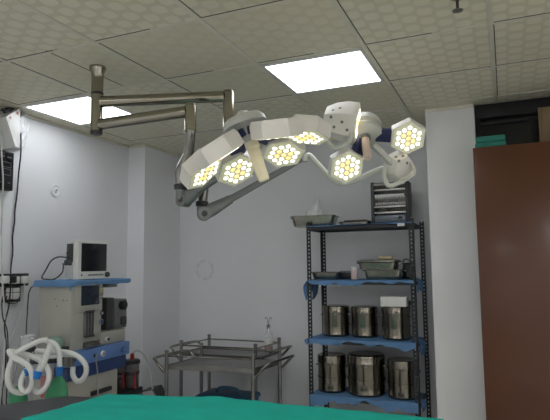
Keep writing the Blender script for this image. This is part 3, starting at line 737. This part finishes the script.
# ------------------------------------------------------------------ brown cupboard and things on it
CX0, CX1, CY0, CY1 = -.160, .95, 3.60, 3.92
CZ = atY(473, 148, CY0).z
t = thing('brown_cupboard', 'tall plain brown laminate cupboard at the right edge of the room', 'cupboard', ((CX0+CX1)/2, 3.76, 0))
obj('cupboard_body', B().box((CX0, CY0+.018, 0), (CX1, CY1, CZ-.001), .002), M['brown_edge'], t)
obj('front_panel', B().box((CX0-.001, CY0, .03), (CX1, CY0+.0175, CZ), .0015), M['brown'], t)
obj('plinth', B().box((CX0+.01, CY0+.012, .001), (CX1-.01, CY0+.0178, .0295)), M['black'], t)
g0 = atY(475.5, 143, 3.75); g1 = atY(506, 140, 3.75); gz = atY(490, 136.3, 3.68).z
t = thing('folded_green_cloth', 'folded green cloth bundle lying on top of the brown cupboard', 'cloth', ((g0.x+g1.x)/2, 3.74, CZ))
n = 2
for k in range(n):
    za = CZ+.0005+(gz-CZ)*k/n; zb = CZ+(gz-CZ)*(k+1)/n-.0005
    def fold(u, v, za=za, zb=zb, k=k): pass
    w = B().box((g0.x+.004*k, 3.645+.003*k, za), (g1.x-.003*k, 3.85-.004*k, zb), min(.012, (zb-za)*.42), seg=3)
    obj('cloth_layer', w, M['green_dark'], t)
b0 = atY(538.5, 120, 3.74)
t = thing('tan_board', 'tan wooden board standing on top of the cupboard at the right edge', 'board', (b0.x+.15, 3.76, CZ))
bzt = atY(540, 107.5, 3.74).z
obj('board_panel', B().box((b0.x+.02, 3.74, CZ+.0005), (b0.x+.40, 3.757, bzt), .002), M['tan'], t)
obj('board_edging', B().box((b0.x, 3.738, CZ+.0005), (b0.x+.0195, 3.759, bzt+.001), .002), M['tan'], t)

# ------------------------------------------------------------------ anaesthesia machine (its front faces the room, its back the left wall)
FX = -2.60
an = thing('anaesthesia_machine', 'beige anaesthesia machine with blue drawer band standing by the left wall', 'anaesthesia machine', (-2.76, 3.0, 0))
y0, y1, yw = 2.725, 3.015, 3.285
zT = 1.385
obj('upper_cabinet', B().box((-2.885, y0, .955), (FX, y1, zT), .012), M['machine'], an)
obj('wing', B().box((-2.885, y1+.0005, .955), (FX-.01, yw, 1.045), .010), M['machine'], an)
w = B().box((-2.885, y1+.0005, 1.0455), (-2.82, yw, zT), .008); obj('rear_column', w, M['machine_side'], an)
obj('top_shelf', B().box((-2.895, y0-.02, zT+.0005), (FX+.005, yw+.005, zT+.022), .006), M['machine'], an)
obj('accessory_block', B().box((FX-.10, y1+.06, zT-.035), (FX-.01, y1+.17, zT-.0005), .004), M['grey_mid'], an)
obj('lower_cabinet', B().box((-2.885, y0-.03, .12), (FX+.0, yw-.09, .775), .012), M['machine'], an)
band = obj('blue_band', B().box((-2.70, y0-.035, .862), (FX+.03, yw+.0, .9545), .008), M['blue_band'], an)
obj('lower_band', B().box((-2.70, y0-.035, .7755), (FX+.015, yw-.02, .8615), .006), M['blue_deep'], an)
obj('base', B().box((-2.95, y0-.05, .05), (FX+.04, yw-.05, .1195), .015), M['grey_mid'], an)
for yy in (y0, yw-.1):
    for xx in (-2.90, FX): obj('caster', B().cyl((xx, yy-.012, .0265), (xx, yy+.012, .0265), .0265, 18), M['black'], an)
# drawer handle
s0 = atX(90, 391, FX); s1 = atX(110, 388, FX)
obj('drawer_handle', B().box((FX+.0005, s0.y, min(s0.z, s1.z)-.012), (FX+.02, s1.y, min(s0.z, s1.z)+.018), .006), M['black'], an)
# front screen and buttons
sc0 = atX(80.5, 286, FX); sc1 = atX(98, 304, FX)
pan0 = atX(75, 283, FX); pan1 = atX(102.5, 310, FX)
pn = obj('control_panel', B().box((FX+.0003, y0+.012, pan1.z), (FX+.008, y1-.006, pan0.z), .004), M['machine'], an)
obj('screen', B().box((FX+.0083, sc0.y, sc1.z), (FX+.011, sc1.y, sc0.z), .001), M['screen_blue'], pn)
for k, (px, py, mm) in enumerate(((101, 289, 'yellow'), (101, 292, 'yellow'), (101, 295, 'grey_mid'), (101, 298, 'grey_mid'), (101, 301.5, 'grey_light'), (104.2, 290, 'grey_light'), (104.2, 293, 'grey_mid'))):
    q = atX(px, py, FX); 
    if q.y > y1-.012: q.y = y1-.012
    if px < 103: q.y -= .012
    obj('button', B().cyl((FX+.0083, q.y, q.z), (FX+.013, q.y, q.z), .0075, 12), M[mm], pn)
w = B()
for k in range(8): w.box((FX+.0083, sc0.y+.01+.022*k, pan1.z+.006), (FX+.0095, sc0.y+.022+.022*k, pan1.z+.014))
obj('key_row', w, M['grey_light'], pn)
# flow meter
f0 = atX(83.5, 311, FX); f1 = atX(92.5, 336, FX)
fm = obj('flow_meter', B().box((FX+.0003, f0.y, f1.z), (FX+.012, f1.y, f0.z), .003), M['grey_mid'], an)
for k in range(3):
    yy = f0.y+(f1.y-f0.y)*(.2+.3*k); obj('flow_tube', B().cyl((FX+.016, yy, f1.z+.012), (FX+.016, yy, f0.z-.012), .006, 12), M['jar'], fm)
w = B().box((FX+.0123, f0.y+.004, f1.z-.001), (FX+.022, f1.y-.004, f1.z+.012), .002); obj('end_cap', w, M['grey_dark'], fm)
w = B().box((FX+.0123, f0.y+.004, f0.z-.012), (FX+.022, f1.y-.004, f0.z+.001), .002); obj('end_cap', w, M['grey_dark'], fm)
# gauges, knobs
def dial(px, py, r, m1, m2, name='gauge', par=an, X=FX, th=.012):
    q = atX(px, py, X); g = obj(name, B().lathe([(r, 0), (r, th*.8), (r*.86, th)], (X+.0003, q.y, q.z), (1, 0, 0), 24), M[m1], par)
    obj(name+'_face', B().lathe([(r*.74, 0), (r*.7, .002), (0, .003)], (X+.0005+th, q.y, q.z), (1, 0, 0), 20), M[m2], g)
dial(100.5, 321.5, .020, 'grey_light', 'blue_deep'); dial(101, 313, .012, 'grey_mid', 'grey_light')
q = atX(106.5, 339.5, FX)
dial(106.2, 339, .016, 'white_plastic', 'black', 'selector_knob', X=FX-.01, th=.02)
dial(102.5, 353.5, .020, 'white_plastic', 'grey_light', 'pressure_dial', band, FX+.03)
dial(94.5, 355.5, .012, 'black', 'grey_light', 'outlet_knob', band, FX+.03, .016)
dial(118, 350.5, .018, 'blue_band', 'blue_band', 'port_ring', band, FX+.03, .005); dial(123, 349.5, .020, 'blue_deep', 'blue_band', 'port_ring', band, FX+.03, .006)
w = B(); q0 = atX(82.5, 345, FX); 
for k in range(5):
    w.box((FX+.0003, q0.y+.03*k, q0.z-.018), (FX+.024, q0.y+.022+.03*k, q0.z+.004), .003)
w.box((FX+.0003, q0.y, q0.z+.006), (FX+.018, q0.y+.15, q0.z+.016), .002)
w.cyl((FX+.02, q0.y, q0.z-.01), (FX+.02, q0.y+.15, q0.z-.01), .004, 10)
obj('clip_rail', w, M['steel_dull'], an)
# screws on the plain side
w = B()
for px, py in ((63.5, 300.5), (67, 300.5), (55, 299), (57, 306)):
    q = atY(px, py, y0); w.lathe([(.004, 0), (.004, .002), (0, .003)], (q.x, y0-.0002, q.z), (0, -1, 0), 10)
obj('side_screws', w, M['grey_dark'], an)
# vaporizer
v0 = atX(106.5, 299, FX-.03); v1 = atX(127.5, 328, FX-.03)
vz = 1.0455
vp = obj('vaporizer', B().box((FX-.18, v0.y+.10, vz), (FX-.035, v1.y+.0, v0.z-.01), .012), M['grey_mid'], an)
obj('vaporizer_bracket', B().box((FX-.17, v0.y+.025, vz), (FX-.045, v0.y+.0995, v0.z+.005), .006), M['grey_dark'], vp)
q = atX(122, 305, FX-.03); 
obj('vaporizer_dial', B().lathe([(.034, 0), (.034, .03), (.026, .034), (.012, .036)], (FX-.0345, q.y, q.z), (1, 0, 0), 26), M['black'], vp)
q = atX(123.5, 320, FX-.03); obj('filler_port', B().box((FX-.0348, q.y-.035, q.z-.035), (FX-.015, q.y+.025, q.z+.03), .01), M['grey_dark'], vp)
# absorber arm, dark fittings
w = B()
pA = atD(40, 358, 3.35); pB = atD(75, 357, 3.42)
w.bar(atD(30, 360, 3.3), atD(76, 358, 3.42), .05, .05, bev=.01); obj('absorber_arm', w, M['grey_dark'], an)
w = B(); w.cyl(atD(69, 356, 3.32), atD(69, 366, 3.32), .03, 18); w.cyl(atD(60, 362, 3.33), atD(72, 364, 3.33), .02, 14); obj('valve_block', w, M['steel_dull'], an)
obj('valve_cap', B().cyl(atD(65, 346.5, 3.36), atD(65, 351.5, 3.36), .022, 18), M['black'], an)
obj('apl_knob', B().cyl(atD(26, 352, 3.2), atD(34, 347, 3.2), .026, 18, .02), M['black'], an)
q = atD(55.5, 343, 3.4); obj('bellows_dome', B().lathe([(.052, 0), (.055, .02), (.05, .045), (.03, .06), (0, .063)], q-V((0, 0, .02)), (0, 0, 1), 26), M['green_clear'], an)
q = atD(27, 362, 3.42)
cn = obj('absorber_canister', B().lathe([(.043, 0), (.045, .004), (.045, .17), (.042, .175)], q+V((0, 0, -.02)), (0, 0, 1), 26), M['clear'], an)
w = B()
for k in range(7): zz = q.z+.02+.022*k; d_ = (EYE-q); d_.z = 0; d_.normalize(); sx = d_.cross(V((0, 0, 1))); c = V((q.x, q.y, zz))+d_*.0455; w.bar(c-sx*.022-sx*.012, c-sx*.03+sx*.012, .002, .006)
obj('scale_marks', w, M['white_plastic'], cn)
obj('canister_lid', B().lathe([(.047, 0), (.048, .003), (.048, .009), (.04, .012)], q+V((0, 0, .156)), (0, 0, 1), 26), M['clear'], cn)
obj('stand_rod', B().tube([atD(8, 398, 3.1), atD(14, 375, 3.12), atD(20, 352, 3.15)], .006, 8), M['grey_light'], an)
# breathing hoses: parts of the circuit
ci = thing('breathing_circuit', 'looped white corrugated breathing hoses with blue connectors hanging beside the machine', 'breathing hoses', atD(30, 370, 3.0))
def hose(pts, r=.0165): return obj('hose', B().tube([atD(*p) for p in pts], r, 12, .0055, ribs=.2), M['hose'], ci, smooth=60)
hose([(48, 339.5, 3.12), (40, 341, 3.10), (28.6, 346, 3.05), (18, 352, 3.02), (12, 360, 3.0), (8, 372, 2.98), (8, 382, 2.98), (12.4, 390, 3.0), (20, 393, 3.03), (27, 391, 3.08)])
hose([(9, 350.5, 3.02), (13, 356.5, 2.98), (21, 361, 2.95), (27, 365, 2.95), (31, 371, 2.95), (32.5, 380, 2.95), (30.5, 388, 2.95), (26, 391.5, 2.96), (21.5, 388, 2.97), (21.5, 380, 2.99), (24.5, 373, 3.01), (27, 369, 3.02)])
hose([(10, 351, 3.10), (20, 353, 3.09), (32, 356.5, 3.06), (41, 361, 3.03), (47, 367.5, 3.0), (49, 376, 2.98), (47, 385, 2.97), (42, 391, 2.97), (37, 392, 2.98), (33.5, 388, 3.0)])
hose([(51, 345, 3.06), (47, 355, 3.02), (42, 365, 2.99), (37.5, 374, 2.97)], .021)
hose([(46, 341, 3.14), (52, 342.5, 3.13), (57, 347, 3.12), (59.3, 356, 3.11), (59.6, 367, 3.10)])
hose([(36, 351, 3.2), (48, 351.5, 3.19), (60, 351.5, 3.18), (72, 353.5, 3.17), (80, 358, 3.16), (85.5, 365, 3.15), (86, 373, 3.15), (82, 380, 3.16), (77, 381, 3.18), (73, 375, 3.2), (73, 367, 3.22)])
hose([(36, 356, 3.22), (50, 357, 3.2), (66, 355, 3.2), (76, 356, 3.2)], .013)
def conn(a, b, r): return obj('blue_connector', B().cyl(atD(*a), atD(*b), r, 18, r*.8), M['blue_plastic'], ci)
conn((38, 371, 2.965), (35.5, 379, 2.955), .025); conn((59.6, 366.5, 3.10), (59.2, 376, 3.10), .021); conn((27, 369, 3.02), (25, 376, 3.01), .02)
def bag(pts, mm, name, label=None):
    w = B(); loops = []
    for px, py, d, hw in pts:
        c = atD(px, py, d); loops.append([c+cr*hw*math.cos(a)+(-cf)*hw*.6*math.sin(a) for a in [2*PI*k/22 for k in range(22)]])
    w.loft(loops); return obj(name, w, M[mm], ci)
bag([(59.2, 375, 3.10, .018), (59, 377, 3.10, .022), (58.5, 382, 3.09, .042), (57.5, 389, 3.08, .058), (56.5, 397, 3.07, .066), (56, 408, 3.07, .058), (56, 418, 3.07, .03)], 'green_bag', 'reservoir_bag')
bag([(20, 386, 3.08, .02), (19, 390, 3.08, .04), (18, 399, 3.08, .055), (18, 412, 3.08, .045), (18, 424, 3.08, .02)], 'green_bag', 'test_bag')
obj('pink_tag', B().bar(atD(43.5, 376, 3.12), atD(43, 398, 3.12), .03, .004, up=cf), M['pink'], ci)
# sampling tube from band knob
o = obj('sampling_tube', B().tube([(FX+.048, atX(94.5, 355.5, FX+.03).y, atX(94.5, 355.5, FX+.03).z), atX(96, 360, FX+.05), atX(97.5, 372, FX+.045), atX(98, 388, FX+.045), atX(97, 410, FX+.045)], .004, 8), M['grey_light'], an)

# blue cloth on the machine top
zc = zT+.0225
def mcloth(u, v):
    y = y0-.06+(yw+.075-y0)*u; wv = .004*abs(math.sin(u*19))*math.sin(v*7+u*4)
    s = v*.47
    hem = .036+.003*math.sin(u*11)+.0025*math.sin(u*29)
    if s < .36: x = -2.905+s*.86; z = zc+.002+abs(wv)
    else:
        h = (s-.36)/.11*hem; b = min(1, h/.012); x = -2.595+.014*math.sin(b*PI/2)+.003*math.sin(u*35)*b; z = zc+.002-max(0, h-.003)
    dy = (y0-.022)-y; dw = y-(yw+.008)
    if dy > 0: z -= min(.05, dy*1.0); y = y0-.022-.006*min(1, dy*30)-.012*min(1, dy*20)
    if dw > 0: z -= .012*min(1, dw*10)
    return V((x, y, z))
w = B().sheet(mcloth, 70, 40, .003)
o = obj('machine_cloth', w, M['blue_cloth'], base=(-2.77, 3.0, zc), smooth=60); tag(o, 'blue cloth covering the top of the anaesthesia machine under the monitor', 'cloth')
# patient monitor
mz = zc+.0072
my0, my1, mx0, mx1 = 2.80, 3.10, -2.765, -2.625
mh = atX(80, 240.3, mx1).z-mz
t = thing('patient_monitor', 'white patient monitor with a dark screen on top of the anaesthesia machine', 'monitor', ((mx0+mx1)/2, (my0+my1)/2, mz))
w = B()
def yz(x, g): return [V((x, my0+g, mz+g*.2)), V((x, my1-g, mz+g*.2)), V((x, my1-g, mz+mh-g)), V((x, my0+g, mz+mh-g))]
w.loft([yz(mx0, .035), yz(mx0+.06, .015), yz(mx1-.05, .006), yz(mx1-.04, 0), yz(mx1-.004, 0), yz(mx1, .005)]); obj('monitor_case', w, M['monitor_white'], t, smooth=30)
obj('screen', B().box((mx1+.0003, my0+.03, mz+mh*.20), (mx1+.003, my1-.022, mz+mh*.93), .001), M['screen'], t)
w = B()
for k in range(9): w.box((mx1+.0003, my0+.10+.017*k, mz+.022), (mx1+.0035, my0+.112+.017*k, mz+.033), .001)
obj('key_row', w, M['grey_mid'], t)
obj('power_key', B().cyl((mx1+.0003, my0+.035, mz+.028), (mx1+.004, my0+.035, mz+.028), .006, 12), M['black'], t)
obj('jog_knob', B().cyl((mx1+.0003, my1-.022, mz+.028), (mx1+.022, my1-.022, mz+.028), .018, 20), M['grey_dark'], t)
w = B(); w.box((mx0+.045, my0-.006, mz+mh*.45), (mx0+.095, my0+.012, mz+mh*.92), .004); w.box((mx0+.03, my0-.012, mz+mh*.36), (mx0+.08, my0+.012, mz+mh*.5), .004)
for k in range(4): w.cyl((mx0+.06+.02*(k % 2), my0-.016, mz+mh*(.50+.09*k)), (mx0+.06+.02*(k % 2), my0-.005, mz+mh*(.50+.09*k)), .010, 12)
obj('connector_block', w, M['grey_dark'], t)
q = V((mx0+.06, my0-.012, mz+mh*.56))
obj('lead', B().tube([q, atD(58, 257, 3.5), atD(51, 261, 3.48), atD(47, 268, 3.47), V((-2.90, my0-.04, mz+.012)), V((-2.86, my0-.03, mz+.003)), V((-2.80, my0-.025, mz+.004)), V((mx0+.03, my0-.02, mz+mh*.2)), V((mx0+.03, my0-.02, mz+mh*.42))], .0045, 8), M['cable'], t)
# black power cable behind the machine
o = obj('power_cable', B().tube([(-2.905, y0-.035, zT-.012), (-2.93, y0-.04, zT-.05), (-2.937, y0-.042, 1.2), (-2.94, y0-.045, .95), (-2.94, y0-.05, .4), (-2.945, y0-.06, .012)], .004, 8), M['cable'], base=(-2.97, y0-.04, 0)); tag(o, 'black cable hanging down the left side of the anaesthesia machine', 'cable')

# ------------------------------------------------------------------ suction machine
sx, sy = -2.66, 3.50
t = thing('suction_machine', 'suction unit with two dark jars and red stoppers beside the anaesthesia machine', 'suction unit', (sx, sy, 0))
zj = atD(130, 386, 4.15).z
for px, d in ((121, 4.13), (132, 4.12)):
    q = atD(px, 375, d); x, y = q.x, q.y; z = .58; r = .052 if px > 125 else .045
    j = obj('jar', B().lathe([(r*.9, 0), (r, .008), (r, .17), (r*.9, .185)], (x, y, z), n=26), M['jar'], t)
    w = B().lathe([(r*.88, .001), (r*.9, .002), (r*.9, .07), (0, .07)], (x, y, z+.003), n=20); obj('jar_contents', w, M['grey_dark'], j)
    w = B().lathe([(r*1.12, .178), (r*1.15, .184), (r*1.15, .2), (r*1.0, .208), (.02, .21)], (x, y, z), n=26); obj('jar_lid', w, M['black'], j)
    w = B().lathe([(r*1.05, .10), (r*1.09, .104), (r*1.09, .116), (r*1.05, .12)], (x, y, z), n=26); obj('jar_band', w, M['black'], j)
    w = B().lathe([(.016, .208), (.017, .215), (.014, .25), (.01, .253)], (x, y, z), n=16); obj('stopper', w, M['red'], j)
    w = B()
    for s in (-1, 1): w.cyl((x+s*r*.95, y-r*.55, z), (x+s*r*.95, y-r*.55, z+.12), .007, 8)
    obj('jar_clip', w, M['red'], j)
    if px > 125: jx, jy = x, y
obj('jar_shelf', B().box((-2.87, 3.275, .53), (jx+.06, jy+.06, .5795), .008), M['black'], t)
pb = atD(150, 393, 4.15)
w = B().box((-2.82, 3.32, .06), (jx+.05, jy+.05, .5295), .012); obj('pump_case', w, M['grey_dark'], t)
for xx in (-2.80, jx+.02):
    for yy in (3.345, jy+.02): obj('caster', B().cyl((xx, yy-.012, .03), (xx, yy+.012, .03), .0295, 16), M['black'], t)
qa, qb, qc = atD(141, 391, 4.15), atD(153, 388.5, 4.15), atD(160, 402, 4.1)
w = B(); pn = [qa, qb, qc, atD(141, 402, 4.1)]
bk = [p+V((-.02, .14, .0)) for p in pn]
w.loft([pn, bk]); 
obj('gauge_box', w, M['grey_dark'], t)
w = B(); ct = sum(pn, V())/4; pf = [p+(ct-p)*.2-cf*.004 for p in pn]; w.loft([[p-cf*.002 for p in pf], [p+cf*.002 for p in pf]]); obj('gauge_face', w, M['grey_light'], t)
tl = V((jx, jy, .58+.25))
obj('suction_tube', B().tube([tl, atD(134, 352, 4.12), atD(138, 350.5, 4.12), atD(143, 354, 4.12), atD(148, 363, 4.12), atD(151, 376, 4.12), atD(152.5, 389, 4.15)], .006, 8), M['tube_clear'], t)

# ------------------------------------------------------------------ left wall fittings
WX = XL+.0005
# black control panel
c0 = atX(-12, 158, WX); c1 = atX(13.5, 191, WX+.05); ztp = atX(13.5, 152.5, WX+.05).z
t = thing('wall_control_panel', 'black control panel with outlined displays mounted on the left wall', 'control panel', (WX, (c0.y+c1.y)/2, (c1.z+ztp)/2))
pyR = c1.y; pyL = c1.y-.34; pz0, pz1 = c1.z, ztp
obj('panel_case', B().box((WX, pyL, pz0), (WX+.045, pyR, pz1), .006), M['brown_edge'], t)
obj('panel_face', B().box((WX+.0452, pyL+.01, pz0+.01), (WX+.049, pyR-.012, pz1-.008), .002), M['black_gloss'], t)
w = B()
hP = pz1-pz0
def rect(ya, yb, za, zb):
    for a in ((ya, yb, za, za+.004), (ya, yb, zb-.004, zb), (ya, ya+.004, za, zb), (yb-.004, yb, za, zb)): w.box((WX+.0492, a[0], a[2]), (WX+.050, a[1], a[3]))
for k in range(2):
    ya = pyR-.10-.12*k; rect(ya, ya+.075, pz0+hP*.58, pz0+hP*.72); rect(ya, ya+.075, pz0+hP*.38, pz0+hP*.55)
for k in range(4): ya = pyR-.06-.06*k; w.box((WX+.0492, ya, pz0+hP*.83), (WX+.050, ya+.04, pz0+hP*.87))
for k in range(4): ya = pyR-.05-.06*k; w.box((WX+.0492, ya, pz0+hP*.18), (WX+.050, ya+.02, pz0+hP*.20))
obj('display_marks', w, M['grey_mid'], t)
# tilted white box
def lw(px, py, off): return atX(px, py, XL+off)
t = thing('white_wall_box', 'tilted white box with small red crosses hanging at the top of the left wall', 'box', (XL+.06, 2.7, 2.5))
TL, TR, BR, BL = lw(4, 118, .10), lw(20.5, 107.5, .10), lw(19, 147, .16), lw(14.5, 148, .16)
TL2 = lw(9, 113, .12)
w = B()
ft = [lw(6, 116.5, .13), lw(20.5, 108, .09), lw(19.5, 148, .09), lw(15.5, 147, .13)]
bkp = [V((XL+.012, p.y-.05, p.z-.02)) for p in ft]
w.loft([bkp, ft]); obj('box_shell', w, M['white_plastic'], t, smooth=20)
w = B()
for px, py, k in ((17.4, 113, 1), (10.3, 117.5, .8)):
    q = lw(px, py, .125); n_ = (ft[1]-ft[0]).cross(ft[3]-ft[0]).normalized()
    if n_.x < 0: n_ = -n_
    dd = (ft[0]-q).dot(n_); q = q+ray(px, py).normalized()*(dd/ray(px, py).normalized().dot(n_))+n_*.0015
    ux = (ft[1]-ft[0]).normalized(); uy = n_.cross(ux)
    w.bar(q-ux*.013*k, q+ux*.013*k, .006*k, .002, up=n_); w.bar(q-uy*.013*k, q+uy*.013*k, .006*k, .002, up=n_)
obj('red_cross', w, M['red_mark'], t)
w = B(); w.bar(lw(2, 110, .04), lw(18, 107, .04), .02, .02, bev=.003); w.bar(lw(4, 113, .05), lw(10, 109, .05), .03, .025, bev=.003); w.bar(lw(12, 109, .05), lw(19, 109, .03), .02, .03, bev=.003); obj('bracket', w, M['black'], t)
def wrapf(u, v):
    p = lw(20+10.5*u*(1-abs(v-.35)*.9), 118+30*v-6*u*(1-v), .02+.05*(1-u)); return p+V((.015*noise.noise(V((u*6, v*6, 3))), .01*noise.noise(V((u*7, v*7, 8))), 0))
o = obj('plastic_bag', B().sheet(wrapf, 18, 18, .0012), M['wrap'], base=lw(24, 130, .03), smooth=20); tag(o, 'clear plastic bag dangling beside the tilted white box on the left wall', 'plastic bag')
# round outlet
q = atX(55.5, 190.5, XL)
t = thing('wall_outlet', 'small round white outlet plate on the left wall', 'outlet', (XL, q.y, q.z))
obj('outlet_plate', B().lathe([(.05, 0), (.05, .004), (.044, .009), (.034, .007), (.03, .004), (.018, .004), (.016, .012), (.008, .012), (.007, .005), (0, .005)], (XL+.0005, q.y, q.z), (1, 0, 0), 30), M['wall'], t)
obj('outlet_core', B().lathe([(.0065, .0052), (.0065, .0075), (0, .0075)], (XL+.0005, q.y, q.z), (1, 0, 0), 14), M['grey_mid'], t)
# switch board
def wbox(w, px0, py0, px1, py1, t0, t1, bev=.003):
    a = atX(px0, py0, XL+t1); b = atX(px1, py1, XL+t1); w.box((XL+t0, min(a.y, b.y), min(a.z, b.z)), (XL+t1, max(a.y, b.y), max(a.z, b.z)), bev)
qc = atX(15, 285, XL)
t = thing('socket_board', 'black framed socket board with plugs on the left wall beside the machine', 'socket board', (XL, qc.y, qc.z))
w = B(); wbox(w, -4, 274, 28.5, 285.5, .0005, .03); obj('upper_frame', w, M['black'], t)
w = B(); wbox(w, 5.5, 287, 20.5, 301.5, .0005, .025); obj('lower_frame', w, M['black'], t)
for a, b in ((2, 7), (9, 13.5), (14.5, 20), (21.5, 27)):
    w = B(); wbox(w, a, 276.5, b, 283.5, .0302, .036, .002); obj('socket', w, M['white_plastic'], t)
for a, b, c, d in ((6.5, 288, 12.5, 292), (13.5, 288, 19.8, 292), (6.5, 293, 12.5, 299), (13.5, 293, 19.8, 299)):
    w = B(); wbox(w, a, c if False else b, c, d, .0252, .031, .002); obj('switch_plate', w, M['white_plastic'], t)
def plug(px, py, m, name='plug', sz=.022):
    q = atX(px, py, XL+.05); w = B().box((XL+.0365, q.y-sz, q.z-sz*1.1), (XL+.085, q.y+sz, q.z+sz*1.1), .008)
    return obj(name, w, M[m], base=(XL+.06, q.y, q.z))
for px, py, m, lb in ((10.8, 279.5, 'black', 'black plug pushed into the upper row of the wall socket board'), (24.3, 279.5, 'white_plastic', 'white plug at the right end of the wall socket board'), (3.8, 279.5, 'white_plastic', 'white plug at the left end of the wall socket board')):
    pg = plug(px, py, m)
    tag(pg, lb, 'plug', 'plugs in the socket board')
def cord(name, pts, r, m, label, cat='cable'):
    P = [atX(a, b, XL+o_) for a, b, o_ in pts]; P = [V((max(p.x, XL+r+.001), p.y, p.z)) for p in P]
    o = obj(name, B().tube(P, r, 8, .02), M[m], base=P[0]); return tag(o, label, cat)
cord('black_wall_cable', [(20.8, 112, .02), (20.5, 125, .03), (21, 150, .10), (18.5, 175, .03), (17, 195, .012), (15, 210, .012), (14.5, 222, .012), (12.5, 238, .012), (12.8, 252, .012), (11, 266, .03), (10.6, 276, .09)], .005, 'cable', 'thin black cable hanging down the left wall to the socket board')
cord('white_wall_cable', [(2, 112, .05), (1.5, 150, .10), (3, 180, .10), (2, 215, .06), (1.5, 250, .05), (2.5, 275, .10), (3, 290, .10), (5, 320, .05), (4, 360, .05), (-3, 440, .05), (-4, 520, .05), (-4, 590, .05)], .005, 'cable_white', 'white cable running down the left edge of the left wall')
cord('white_plug_lead', [(24.3, 283, .07), (24.5, 294, .07), (22, 308, .05), (18, 322, .04), (14, 332, .03), (10, 345, .03), (9, 380, .03), (9, 440, .03), (9, 520, .03), (10, 590, .03)], .004, 'cable_white', 'white lead drooping from the right plug of the socket board')
cord('black_plug_lead', [(10.6, 283, .07), (10, 296, .08), (8, 310, .06), (4.5, 325, .05), (6, 345, .05), (5, 375, .05), (2, 393, .05), (2, 440, .05), (2, 520, .05), (3, 590, .05)], .005, 'cable', 'black lead hanging from the black plug of the socket board')
cord('thin_black_lead', [(7, 286, .05), (2, 300, .05), (3, 318, .05), (7, 330, .05), (8, 350, .05), (7, 380, .05), (6, 440, .05), (6, 520, .05), (7, 590, .05)], .004, 'cable', 'thin black lead dangling below the left of the socket board')
cord('looped_cord', [(7, 296, .035), (6, 302, .04), (11, 303.5, .045), (17, 302.5, .04), (20, 297, .035)], .0035, 'cable', 'short black cord looped under the lower switch plate')

# ------------------------------------------------------------------ world, view
wd = bpy.data.worlds.new('world'); S.world = wd; wd.use_nodes = True
wd.node_tree.nodes['Background'].inputs[0].default_value = (.5, .52, .55, 1); wd.node_tree.nodes['Background'].inputs[1].default_value = .05
S.view_settings.view_transform = 'Standard'; S.view_settings.look = 'None'
S.view_settings.exposure = 0.5; S.view_settings.gamma = 1.0; S.view_settings.use_curve_mapping = False
